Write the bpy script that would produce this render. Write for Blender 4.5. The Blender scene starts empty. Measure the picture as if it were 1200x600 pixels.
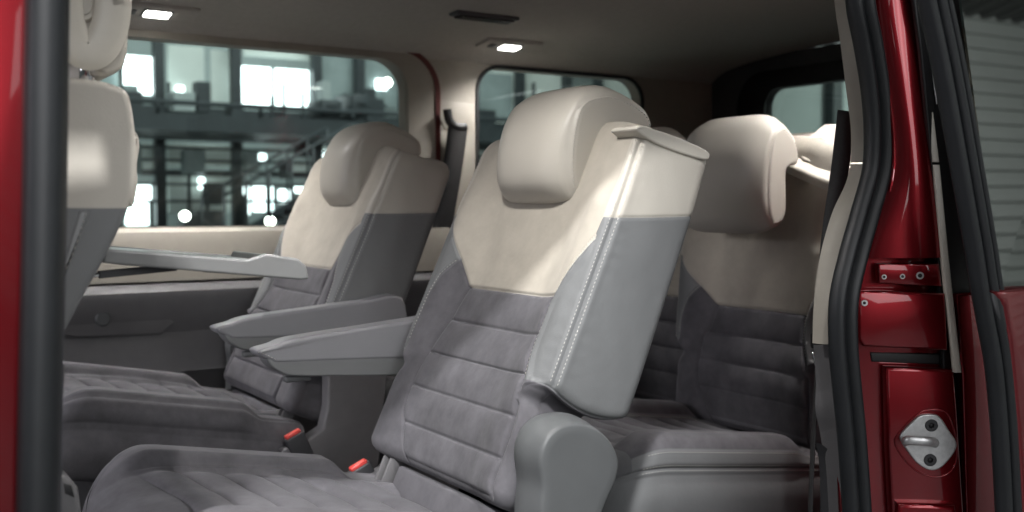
import bpy, bmesh, math, random
import numpy as np
from mathutils import Vector, Matrix
random.seed(4); np.random.seed(4)
R = math.radians
COL = bpy.context.scene.collection
ZC = 1.35                       # eye height of the camera above the hall floor
# ------------------------------------------------------------------ camera geometry (used to survey the vehicle's planes)
F, YAW, PITCH = 1200.0, R(33), math.atan(60/1200)
FW = np.array([math.sin(YAW)*math.cos(PITCH), math.cos(YAW)*math.cos(PITCH), -math.sin(PITCH)])
RT = np.array([math.cos(YAW), -math.sin(YAW), 0.0])
UP = np.array([math.sin(YAW)*math.sin(PITCH), math.cos(YAW)*math.sin(PITCH), math.cos(PITCH)])
def ray(px, py): return FW + (px-600)/F*RT + (300-py)/F*UP
def onY(px, py, Y): d = ray(px, py); return d*(Y/d[1])
def onX(px, py, X): d = ray(px, py); return d*(X/d[0])
def onP(px, py, p0, n):
    d = ray(px, py); return d*(np.dot(p0, n)/np.dot(d, n))
def sstep(a, b, x):
    t = np.clip((x-a)/(b-a), 0, 1); return t*t*(3-2*t)

# ------------------------------------------------------------------ materials
MATS = {}
def newmat(name):
    m = bpy.data.materials.new(name); m.use_nodes = True
    nt = m.node_tree; MATS[name] = m
    return m, nt, nt.nodes['Principled BSDF'], nt.nodes, nt.links
def bump(nt, bsdf, scale, strength, kind='noise', dist=0.001, detail=4, coord='Object', stretch=None):
    N, L = nt.nodes, nt.links
    tc = N.new('ShaderNodeTexCoord')
    src = tc.outputs[coord]
    if stretch:
        mp = N.new('ShaderNodeMapping'); mp.inputs['Scale'].default_value = stretch
        L.new(src, mp.inputs[0]); src = mp.outputs[0]
    if kind == 'noise':
        t = N.new('ShaderNodeTexNoise'); t.inputs['Scale'].default_value = scale; t.inputs['Detail'].default_value = detail
        out = t.outputs['Fac']
    else:
        t = N.new('ShaderNodeTexVoronoi'); t.inputs['Scale'].default_value = scale; out = t.outputs['Distance']
    L.new(src, t.inputs['Vector'])
    b = N.new('ShaderNodeBump'); b.inputs['Strength'].default_value = strength; b.inputs['Distance'].default_value = dist
    L.new(out, b.inputs['Height']); L.new(b.outputs[0], bsdf.inputs['Normal'])
    return b
def mottled(nt, base, amt, scale, detail=5, stretch=None, rough=.6):
    N, L = nt.nodes, nt.links
    tc = N.new('ShaderNodeTexCoord'); src = tc.outputs['Object']
    if stretch:
        mp = N.new('ShaderNodeMapping'); mp.inputs['Scale'].default_value = stretch; L.new(src, mp.inputs[0]); src = mp.outputs[0]
    t = N.new('ShaderNodeTexNoise'); t.inputs['Scale'].default_value = scale; t.inputs['Detail'].default_value = detail
    t.inputs['Roughness'].default_value = rough
    L.new(src, t.inputs['Vector'])
    r = N.new('ShaderNodeMapRange'); r.inputs['From Min'].default_value = .3; r.inputs['From Max'].default_value = .7
    r.inputs['To Min'].default_value = 1-amt; r.inputs['To Max'].default_value = 1+amt
    L.new(t.outputs['Fac'], r.inputs[0])
    mx = N.new('ShaderNodeMix'); mx.data_type = 'RGBA'; mx.blend_type = 'MULTIPLY'; mx.inputs[0].default_value = 1
    mx.inputs[6].default_value = (*base, 1)
    L.new(r.outputs[0], mx.inputs[7])
    return mx.outputs[2]
def plain(name, col, rough=.5, metal=0, bscale=None, bstr=.2, amt=.06, mscale=30, coat=0, spec=.5, kind='noise', dist=.001):
    m, nt, b, N, L = newmat(name)
    b.inputs['Roughness'].default_value = rough; b.inputs['Metallic'].default_value = metal
    b.inputs['Coat Weight'].default_value = coat; b.inputs['Specular IOR Level'].default_value = spec
    if amt: L.new(mottled(nt, col, amt, mscale), b.inputs['Base Color'])
    else: b.inputs['Base Color'].default_value = (*col, 1)
    if bscale: bump(nt, b, bscale, bstr, kind, dist)
    return m
CREAM = (.47, .440, .388); CREAM_S = (.41, .375, .32); GREY = (.160, .164, .166); SUEDE = (.090, .0865, .095)
def trim_material(name, cream=CREAM, cream_s=CREAM_S, grey=GREY, suede=SUEDE):
    """leather / suede upholstery in two colours, chosen by the two seam-distance attributes of the mesh"""
    m, nt, b, N, L = newmat(name)
    def att(n, w=.0012):
        a = N.new('ShaderNodeAttribute'); a.attribute_name = n
        r = N.new('ShaderNodeMapRange'); r.inputs['From Min'].default_value = -w; r.inputs['From Max'].default_value = w
        L.new(a.outputs['Fac'], r.inputs[0]); return r.outputs[0]
    ac, al = att('cream'), att('leather')
    def mix(f, a, c):
        x = N.new('ShaderNodeMix'); x.data_type = 'RGBA'; L.new(f, x.inputs[0])
        for s, v in ((6, a), (7, c)):
            if isinstance(v, tuple): x.inputs[s].default_value = (*v, 1)
            else: L.new(v, x.inputs[s])
        return x.outputs[2]
    sg = mottled(nt, suede, .30, 16, 7, (1, 1, 1), .62); sc = mottled(nt, cream_s, .09, 18, 6)
    lg = mottled(nt, grey, .05, 9); lc = mottled(nt, cream, .03, 9)
    L.new(mix(al, mix(ac, sg, sc), mix(ac, lg, lc)), b.inputs['Base Color'])
    rr = N.new('ShaderNodeMapRange'); rr.inputs['To Min'].default_value = .85; rr.inputs['To Max'].default_value = .55
    L.new(al, rr.inputs[0]); L.new(rr.outputs[0], b.inputs['Roughness'])
    sh = N.new('ShaderNodeMapRange'); sh.inputs['To Min'].default_value = .10; sh.inputs['To Max'].default_value = 0
    L.new(al, sh.inputs[0]); L.new(sh.outputs[0], b.inputs['Sheen Weight']); b.inputs['Sheen Roughness'].default_value = .5
    b.inputs['Specular IOR Level'].default_value = .32
    tc = N.new('ShaderNodeTexCoord')
    v = N.new('ShaderNodeTexVoronoi'); v.inputs['Scale'].default_value = 520; L.new(tc.outputs['Object'], v.inputs['Vector'])
    n1 = N.new('ShaderNodeTexNoise'); n1.inputs['Scale'].default_value = 900; L.new(tc.outputs['Object'], n1.inputs['Vector'])
    n2 = N.new('ShaderNodeTexNoise'); n2.inputs['Scale'].default_value = 26; n2.inputs['Detail'].default_value = 3; L.new(tc.outputs['Object'], n2.inputs['Vector'])
    mm = N.new('ShaderNodeMix'); mm.data_type = 'FLOAT'; L.new(al, mm.inputs[0]); L.new(n1.outputs['Fac'], mm.inputs[2]); L.new(v.outputs['Distance'], mm.inputs[3])
    b1 = N.new('ShaderNodeBump'); b1.inputs['Strength'].default_value = .16; b1.inputs['Distance'].default_value = .0008; L.new(mm.outputs[0], b1.inputs['Height'])
    b2 = N.new('ShaderNodeBump'); b2.inputs['Strength'].default_value = .22; b2.inputs['Distance'].default_value = .006; L.new(n2.outputs['Fac'], b2.inputs['Height'])
    L.new(b2.outputs[0], b1.inputs['Normal']); L.new(b1.outputs[0], b.inputs['Normal'])
    return m
UPH = trim_material('upholstery')
THREAD = plain('thread', (.48, .465, .43), .7, amt=0)
CRM = plain('cream_leather', CREAM, .42, amt=.03, mscale=9, bscale=520, bstr=.15, kind='v', dist=.0008, spec=.4)
CRP = plain('cream_plastic', (.56, .525, .46), .38, amt=.03, bscale=700, bstr=.1)
GRL = plain('grey_leather', GREY, .42, amt=.05, mscale=9, bscale=520, bstr=.15, kind='v', dist=.0008)
GRP = plain('grey_plastic', (.098, .102, .104), .5, amt=.05, mscale=14, bscale=900, bstr=.16)
DKP = plain('dark_plastic', (.035, .035, .038), .5, amt=.1, bscale=800, bstr=.15)
PANEL = plain('panel_plastic', (.115, .112, .116), .55, amt=.06, bscale=500, bstr=.15)
BLK = plain('black_plastic', (.012, .012, .013), .5, amt=.1)
SUE = plain('grey_suede', SUEDE, .85, amt=.22, mscale=18, bscale=800, bstr=.2)
ARM = plain('armrest_leather', (.225, .225, .238), .42, amt=.05, mscale=9, bscale=520, bstr=.15, kind='v', dist=.0008)
TRAYM = plain('tray_plastic', (.175, .175, .172), .28, amt=.04, bscale=700, bstr=.12)
REDB = plain('red_button', (.62, .06, .05), .4, amt=.03)
CHR = plain('chrome', (.8, .8, .82), .08, 1, amt=0)
STEEL = plain('zinc_steel', (.62, .62, .62), .36, .75, amt=.12, mscale=120, bscale=420, bstr=.25)
RUB = plain('rubber', (.013, .0145, .0165), .46, amt=.12, mscale=24, bscale=600, bstr=.12)
RUBL = plain('rubber_flock', (.035, .039, .046), .6, amt=.1, mscale=60, bscale=900, bstr=.2)
HEADL = plain('headliner_cloth', (.50, .472, .44), .95, amt=.05, mscale=60, bscale=900, bstr=.2, spec=.1)
TRIM = plain('beige_trim', (.38, .35, .30), .55, amt=.04, bscale=600, bstr=.12)
CARPET = plain('carpet', (.02, .02, .022), .95, amt=.3, mscale=90, bscale=500, bstr=.4)
WEB = plain('belt_webbing', (.028, .027, .028), .7, amt=.15, mscale=200, bscale=600, bstr=.3)
FRIT = plain('black_frit', (.008, .008, .009), .25, amt=0)
DRED = plain('dark_red_seal', (.10, .015, .012), .5, amt=.1)
def paint():
    m, nt, b, N, L = newmat('red_paint')
    L.new(mottled(nt, (.215, .0055, .011), .10, 1400, 1), b.inputs['Base Color'])
    b.inputs['Metallic'].default_value = .82; b.inputs['Roughness'].default_value = .30
    b.inputs['Coat Weight'].default_value = 1; b.inputs['Coat Roughness'].default_value = .03
    bump(nt, b, 38, .035, dist=.002, detail=2)
    return m
PAINT = paint()
def glass(name, tint, refl):
    m, nt, b, N, L = newmat(name)
    out = N['Material Output']
    tr = N.new('ShaderNodeBsdfTransparent'); tr.inputs[0].default_value = (*tint, 1)
    gl = N.new('ShaderNodeBsdfGlossy'); gl.inputs['Roughness'].default_value = .01; gl.inputs[0].default_value = (.95, 1, .98, 1)
    fr = N.new('ShaderNodeFresnel'); fr.inputs[0].default_value = refl
    mx = N.new('ShaderNodeMixShader'); L.new(fr.outputs[0], mx.inputs[0]); L.new(tr.outputs[0], mx.inputs[1]); L.new(gl.outputs[0], mx.inputs[2])
    L.new(mx.outputs[0], out.inputs[0]); return m
GLASS = glass('tinted_glass', (.80, .86, .84), 1.35)
DGLASS = glass('dark_glass', (.10, .11, .105), 2.5)
def emit(name, col, s):
    m, nt, b, N, L = newmat(name)
    b.inputs['Base Color'].default_value = (.8, .8, .8, 1); b.inputs['Emission Color'].default_value = (*col, 1); b.inputs['Emission Strength'].default_value = s
    return m
LAMP = emit('dome_lamp_lens', (1, .97, .92), 14)
LITW = emit('lit_window', (.88, .97, 1), 6)
LITS = emit('hall_spot_lens', (1, .98, .92), 22)

# ------------------------------------------------------------------ object helpers
def world_loc(o):
    v = Vector((0, 0, 0))
    while o: v = v+o.location; o = o.parent
    return v
def mk(name, verts, faces, mat, parent=None, smooth=True, attrs=None, midx=None):
    """verts are relative to the camera's ground point with z from eye level; returns ONE mesh object"""
    V = np.asarray(verts, dtype=np.float64).reshape(-1, 3).copy(); V[:, 2] += ZC
    if parent is not None: org = np.array(world_loc(parent)); loc = None
    else:
        lo, hi = V.min(0), V.max(0); org = np.array([(lo[0]+hi[0])/2, (lo[1]+hi[1])/2, lo[2]]); loc = org
    V -= org
    me = bpy.data.meshes.new(name)
    if isinstance(faces, np.ndarray): faces = faces.tolist()
    me.from_pydata(V.tolist(), [], faces)
    mats = mat if isinstance(mat, (list, tuple)) else [mat]
    for m in mats: me.materials.append(m)
    if midx is not None: me.polygons.foreach_set('material_index', np.asarray(midx, dtype=np.int32))
    me.polygons.foreach_set('use_smooth', np.array([bool(smooth) and len(p_.vertices) < 14 for p_ in me.polygons]))
    if attrs:
        for k, a in attrs.items():
            at = me.attributes.new(k, 'FLOAT', 'POINT'); at.data.foreach_set('value', np.asarray(a, dtype=np.float32))
    me.update()
    o = bpy.data.objects.new(name, me); COL.objects.link(o)
    if parent is not None: o.parent = parent
    else: o.location = loc
    return o
def tag(o, label=None, cat=None, group=None, kind=None):
    for k, v in (('label', label), ('category', cat), ('group', group), ('kind', kind)):
        if v: o[k] = v
    return o
def empty(name, p):
    o = bpy.data.objects.new(name, None); COL.objects.link(o); o.location = (p[0], p[1], p[2]+ZC); o.empty_display_size = .05
    return o
def sharp(o, ang=35):
    me = o.data; bm = bmesh.new(); bm.from_mesh(me)
    for e in bm.edges:
        if len(e.link_faces) == 2 and e.calc_face_angle(0) > R(ang): e.smooth = False
    bm.to_mesh(me); bm.free(); return o
class MB:
    """collects several solids into one mesh"""
    def __init__(s): s.v = []; s.f = []; s.m = []; s.n = 0
    def add(s, v, f, m=0):
        v = np.asarray(v, float).reshape(-1, 3); s.v.append(v)
        for q in f: s.f.append([int(i)+s.n for i in q]); s.m.append(m)
        s.n += len(v); return s
    def build(s, name, mat, parent=None, smooth=True, ang=35):
        o = mk(name, np.vstack(s.v), s.f, mat, parent, smooth, midx=s.m)
        return sharp(o, ang) if smooth else o
def rbox(c, size, bev=.004, axes=None, seg=2):
    """bevelled box: centre, size, axes (rows = local x, y, z)"""
    bm = bmesh.new(); bmesh.ops.create_cube(bm, size=1)
    for v in bm.verts: v.co = Vector([v.co[i]*size[i] for i in range(3)])
    if bev: bmesh.ops.bevel(bm, geom=bm.edges[:], offset=min(bev, min(size)*.45), segments=seg, profile=.5, affect='EDGES')
    bm.verts.index_update(); v = np.array([x.co[:] for x in bm.verts]); f = [[x.index for x in q.verts] for q in bm.faces]; bm.free()
    if axes is not None: v = v @ np.asarray(axes, float)
    return v+np.asarray(c, float), f
def slab(poly, n, thick, bev=.003, seg=2, back=0.0):
    """polygon of 3D points extruded by thick against n (n points to the viewer's side), edges of the front face bevelled"""
    n = np.asarray(n, float); n = n/np.linalg.norm(n); P = np.asarray(poly, float)
    bm = bmesh.new(); vs = [bm.verts.new(p) for p in P]; f = bm.faces.new(vs); f.normal_update()
    if np.dot(f.normal, n) < 0: f.normal_flip()
    r = bmesh.ops.extrude_face_region(bm, geom=[f]); nv = [e for e in r['geom'] if isinstance(e, bmesh.types.BMVert)]
    for v in nv: v.co -= Vector(n)*0
    nf = [e for e in r['geom'] if isinstance(e, bmesh.types.BMFace)][0]
    for v in nf.verts: v.co = v.co
    # original face stays behind, the new one is the front
    for v in vs: v.co -= Vector(n*thick)
    if f.is_valid: f.normal_flip()
    bmesh.ops.recalc_face_normals(bm, faces=bm.faces[:])
    if bev: bmesh.ops.bevel(bm, geom=[e for e in nf.edges], offset=bev, segments=seg, profile=.5, affect='EDGES')
    bm.verts.index_update(); v = np.array([x.co[:] for x in bm.verts]); ff = [[x.index for x in q.verts] for q in bm.faces]; bm.free()
    return v, ff
def catmull(pts, n=8, closed=False):
    P = np.asarray(pts, float); out = []; m = len(P)
    rng = range(m) if closed else range(m-1)
    for i in rng:
        g = (lambda j: P[j % m]) if closed else (lambda j: P[min(max(j, 0), m-1)])
        p0, p1, p2, p3 = g(i-1), g(i), g(i+1), g(i+2)
        for k in range(n):
            t = k/n
            out.append(.5*((2*p1)+(p2-p0)*t+(2*p0-5*p1+4*p2-p3)*t*t+(3*p1-p0-3*p2+p3)*t**3))
    if not closed: out.append(P[-1])
    return np.array(out)
def sweep(path, prof, side, closed_prof=True, caps=True):
    """sweep a 2D profile (a along 'side', b along tangent x side) down a 3D path"""
    P = np.asarray(path, float); side = np.asarray(side, float); n = len(P); k = len(prof)
    T = np.gradient(P, axis=0); T /= np.linalg.norm(T, axis=1)[:, None]
    V = []
    for i in range(n):
        s_ = side if side.ndim == 1 else side[i]
        a = s_-np.dot(s_, T[i])*T[i]; a /= np.linalg.norm(a); b = np.cross(T[i], a)
        for q in prof: V.append(P[i]+a*q[0]+b*q[1])
    Fc = []
    for i in range(n-1):
        for j in range(k if closed_prof else k-1):
            j2 = (j+1) % k; Fc.append([i*k+j, i*k+j2, (i+1)*k+j2, (i+1)*k+j])
    if caps and closed_prof: Fc.append(list(range(k))[::-1]); Fc.append([(n-1)*k+j for j in range(k)])
    return np.array(V), Fc
def circ(r, n=10, rb=None):
    rb = rb or r
    return [(r*math.cos(2*math.pi*i/n), rb*math.sin(2*math.pi*i/n)) for i in range(n)]
def tube(path, r, n=10):
    P = np.asarray(path, float); d = P[-1]-P[0]
    s = np.array([0, 0, 1.0]) if abs(d[2]) < .8*np.linalg.norm(d) else np.array([0, 1.0, 0])
    return sweep(P, circ(r, n), s)
def cyl(c, axis, r, h, n=24, bev=.0):
    a = np.asarray(axis, float); a /= np.linalg.norm(a)
    s = np.array([0, 0, 1.0]) if abs(a[2]) < .8 else np.array([1.0, 0, 0])
    s = s-np.dot(s, a)*a; s /= np.linalg.norm(s); t = np.cross(a, s); V = []; rows = [(0, r), (h-bev, r), (h, r-bev)] if bev else [(0, r), (h, r)]
    for hh, rr in rows:
        for i in range(n): V.append(np.asarray(c)+a*hh+rr*(s*math.cos(2*math.pi*i/n)+t*math.sin(2*math.pi*i/n)))
    Fc = []
    for q in range(len(rows)-1):
        for i in range(n): Fc.append([q*n+i, q*n+(i+1) % n, (q+1)*n+(i+1) % n, (q+1)*n+i])
    Fc.append(list(range(n))[::-1]); Fc.append([(len(rows)-1)*n+i for i in range(n)])
    return np.array(V), Fc
def prism(prof, y0, y1, rnd=.012, seg=6, crown=None, groove=None):
    """closed profile of (x, z) points lofted in Y with rounded ends (profile offset inwards)"""
    P = np.asarray(prof, float); n = len(P)
    area = .5*np.sum(P[:, 0]*np.roll(P[:, 1], -1)-np.roll(P[:, 0], -1)*P[:, 1])
    if area < 0: P = P[::-1]
    T = np.roll(P, -1, 0)-np.roll(P, 1, 0); T /= np.linalg.norm(T, axis=1)[:, None]; N = np.stack([T[:, 1], -T[:, 0]], 1)
    rows = []
    for k in range(seg+1):
        a = k/seg*math.pi/2; rows.append((y0+rnd*(1-math.sin(a)), rnd*(1-math.cos(a))))
    rows = [(y0+rnd*(1-math.cos(k/seg*math.pi/2)), rnd*(1-math.sin(k/seg*math.pi/2))) for k in range(seg+1)]
    mid = 14
    rows += [(y0+rnd+(y1-y0-2*rnd)*k/mid, 0) for k in range(1, mid)]
    rows += [(y1-rnd*(1-math.cos(k/seg*math.pi/2)), rnd*(1-math.sin(k/seg*math.pi/2))) for k in range(seg, -1, -1)]
    if groove: rows[groove] = (rows[groove][0], rows[groove][1]+.0032); rows[-1-groove] = (rows[-1-groove][0], rows[-1-groove][1]+.0032)
    V = []
    for y, ins in rows:
        Q = P-N*ins
        if crown is not None: Q = crown(Q.copy(), y, P)
        V += [(q[0], y, q[1]) for q in Q]
    Fc = []; m = len(rows)
    for i in range(m-1):
        for j in range(n): Fc.append([i*n+j, (i+1)*n+j, (i+1)*n+(j+1) % n, i*n+(j+1) % n])
    Fc.append(list(range(n))); Fc.append([(m-1)*n+j for j in range(n)][::-1])
    return np.array(V), Fc
def panel_holes(outer, holes, n, thick):
    """flat polygon (3D points) with holes, given a thickness behind"""
    bm = bmesh.new(); es = []
    for lp in [outer]+holes:
        vs = [bm.verts.new(p) for p in lp]
        for i in range(len(vs)): es.append(bm.edges.new((vs[i], vs[(i+1) % len(vs)])))
    bmesh.ops.triangle_fill(bm, use_beauty=True, use_dissolve=False, edges=es, normal=Vector(n))
    r = bmesh.ops.extrude_face_region(bm, geom=bm.faces[:])
    for e in r['geom']:
        if isinstance(e, bmesh.types.BMVert): e.co -= Vector(np.asarray(n)*thick)
    bmesh.ops.recalc_face_normals(bm, faces=bm.faces[:])
    bm.verts.index_update(); v = np.array([x.co[:] for x in bm.verts]); f = [[x.index for x in q.verts] for q in bm.faces]; bm.free()
    return v, f
def rrect(x0, x1, z0, z1, r, n=8):
    out = []
    for cx, cz, a0 in ((x1-r, z1-r, 0), (x0+r, z1-r, 90), (x0+r, z0+r, 180), (x1-r, z0+r, 270)):
        for k in range(n+1):
            a = R(a0+90*k/n); out.append((cx+r*math.cos(a), cz+r*math.sin(a)))
    return out

# ------------------------------------------------------------------ upholstered pads (loft of rounded sections with seams)
class Pad:
    def __init__(s, O, A, D, yc, U, wfun, Tfun, rf, rr, ins, shear, disp, front_n=200, side_n=60):
        """O origin, A axis along the rows, D direction of thickness; near side is y<0"""
        U = np.asarray(U); U = U[np.concatenate([[True], np.diff(U) > 2e-4])]; rows = []; s.U = U; s.rf = rf
        ny, nt, Y, T, S, W, SEG = [], [], [], [], [], [], []
        for u in U:
            w, Tk, i = wfun(u), Tfun(u), ins(u); w2 = w-i; r1 = max(rf-.4*i, .004); r2 = max(rr-.4*i, .004); t0, t1 = i, Tk-i
            if t1-t0 < r1+r2: 
                q = max((t1-t0)/(r1+r2), .05)*.98; r1 *= q; r2 *= q
            y_, t_, n1, n2, sg = [], [], [], [], []
            def lin(ya, ta, yb, tb, n, a, b, g):
                for k in range(n):
                    x = k/n; y_.append(ya+(yb-ya)*x); t_.append(ta+(tb-ta)*x); n1.append(a); n2.append(b); sg.append(g)
            def arc(cy, ct, r, a0, a1, n, g):
                for k in range(n):
                    a = a0+(a1-a0)*k/n; y_.append(cy+r*math.cos(a)); t_.append(ct+r*math.sin(a)); n1.append(math.cos(a)); n2.append(math.sin(a)); sg.append(g)
            H = math.pi/2
            lin(0, t1, -(w2-r2), t1, 10, 0, 1, 1); arc(-(w2-r2), t1-r2, r2, H, 2*H, 10, 2)
            lin(-w2, t1-r2, -w2, t0+r1, side_n, -1, 0, 3); arc(-(w2-r1), t0+r1, r1, 2*H, 3*H, 16, 4)
            lin(-(w2-r1), t0, w2-r1, t0, front_n, 0, -1, 5); arc(w2-r1, t0+r1, r1, 3*H, 4*H, 16, 6)
            lin(w2, t0+r1, w2, t1-r2, side_n, 1, 0, 7); arc(w2-r2, t1-r2, r2, 0, H, 10, 8); lin(w2-r2, t1, 0, t1, 10, 0, 1, 9)
            Y.append(y_); T.append(t_); ny.append(n1); nt.append(n2); SEG.append(sg)
        s.Y, s.T, s.ny, s.nt, s.SEG = map(np.array, (Y, T, ny, nt, SEG))
        d = np.hypot(np.diff(s.Y, axis=1, append=s.Y[:, :1]), np.diff(s.T, axis=1, append=s.T[:, :1]))
        cum = np.concatenate([np.zeros((len(U), 1)), np.cumsum(d, 1)[:, :-1]], 1)
        i4 = 10+10+side_n+8; i6 = 10+10+side_n+16+front_n+8
        s.S = cum-cum[:, i4:i4+1]          # arc length from the near front edge, + towards the front face
        s.Q = cum[:, i6:i6+1]-cum          # arc length from the far front edge, + towards the front face
        s.UU = np.repeat(np.array(U)[:, None], s.Y.shape[1], 1)
        dn = disp(s)                        # displacement along the outward normal
        yy = s.Y+s.ny*dn; tt = s.T+s.nt*dn
        uu = s.UU+shear(s.UU, tt, s)
        O, A, D = map(np.asarray, (O, A, D))
        s.P = np.stack([O[0]+A[0]*uu+D[0]*tt, yc+yy, O[1]+A[1]*uu+D[1]*tt], 2)
        m, n = s.Y.shape; s.verts = s.P.reshape(-1, 3)
        I, J = np.meshgrid(np.arange(m-1), np.arange(n), indexing='ij'); J2 = (J+1) % n
        s.faces = np.stack([I*n+J, I*n+J2, (I+1)*n+J2, (I+1)*n+J], 2).reshape(-1, 4).tolist()
        s.faces.append(list(range(n))[::-1]); s.faces.append([(m-1)*n+j for j in range(n)])
    def at(s, u, coord, val):
        """point and normal at height u where coord ('S' or 'Q') equals val"""
        U = np.asarray(s.U); i = int(np.clip(np.searchsorted(U, u)-1, 0, len(U)-2)); f = np.clip((u-U[i])/(U[i+1]-U[i]), 0, 1)
        out = []
        A = s.S if coord == 'S' else s.Q
        for k in (i, i+1):
            a = A[k]; order = np.argsort(a); c = np.interp(val, a[order], order.astype(float)); j = int(c); g = c-j; j2 = (j+1) % A.shape[1]
            p = s.P[k, j]*(1-g)+s.P[k, j2]*g; out.append((p, s.P[k, j2]-s.P[k, (j-1) % A.shape[1]]))
        p = out[0][0]*(1-f)+out[1][0]*f
        n = np.cross(out[1][0]-out[0][0], out[0][1]); n /= np.linalg.norm(n)+1e-12
        return p, n
    def seam_path(s, pts, coord='S', n=200):
        pts = np.asarray(pts, float); L = np.concatenate([[0], np.cumsum(np.hypot(*np.diff(pts, axis=0).T))])
        q = np.linspace(0, L[-1], n); us = np.interp(q, L, pts[:, 0]); vs = np.interp(q, L, pts[:, 1])
        r = [s.at(u, coord, v) for u, v in zip(us, vs)]
        return np.array([a for a, b in r]), np.array([b for a, b in r])
def stitches(paths, length=.0044, gap=.0023, w=.00052, lift=.0008, out=None):
    V, Fc = [], []
    for P, N in paths:
        L = np.concatenate([[0], np.cumsum(np.linalg.norm(np.diff(P, axis=0), axis=1))]); q = gap
        def pt(x): return np.array([np.interp(x, L, P[:, k]) for k in range(3)])
        def nm(x): return np.array([np.interp(x, L, N[:, k]) for k in range(3)])
        while q+length < L[-1]:
            a, b = pt(q), pt(q+length); n = nm(q+length/2); n /= np.linalg.norm(n)+1e-9; t = b-a; t /= np.linalg.norm(t)+1e-9; sd = np.cross(t, n)*w
            c = (a+b)/2; k = len(V); up = n*(lift+w*1.3)
            a2, b2 = a-n*.0006, b-n*.0006
            V += [a2, c-t*length*.3+sd, c+t*length*.3+sd, b2, c+t*length*.3-sd, c-t*length*.3-sd, c-t*length*.28+up, c+t*length*.28+up]
            Fc += [[k, k+1, k+6], [k+1, k+2, k+7, k+6], [k+2, k+3, k+7], [k+3, k+4, k+7], [k+4, k+5, k+6, k+7], [k+5, k, k+6]]
            q += length+gap
    return V, Fc
def pad_object(name, pad, mats, parent, cream, leather, st=None):
    nv = len(pad.verts); V = pad.verts; Fc = list(pad.faces); mi = [0]*len(Fc)
    cr, le = cream.reshape(-1), leather.reshape(-1)
    if st and len(st[0]):
        V = np.vstack([V, np.array(st[0])]); Fc += [[i+nv for i in f] for f in st[1]]; mi += [1]*len(st[1])
        k = len(st[0]); cr = np.concatenate([cr, np.zeros(k)]); le = np.concatenate([le, np.zeros(k)])
    return mk(name, V, Fc, mats, parent, True, {'cream': cr, 'leather': le}, mi)
def g(d, sig): return np.exp(-(d/sig)**2)

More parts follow.
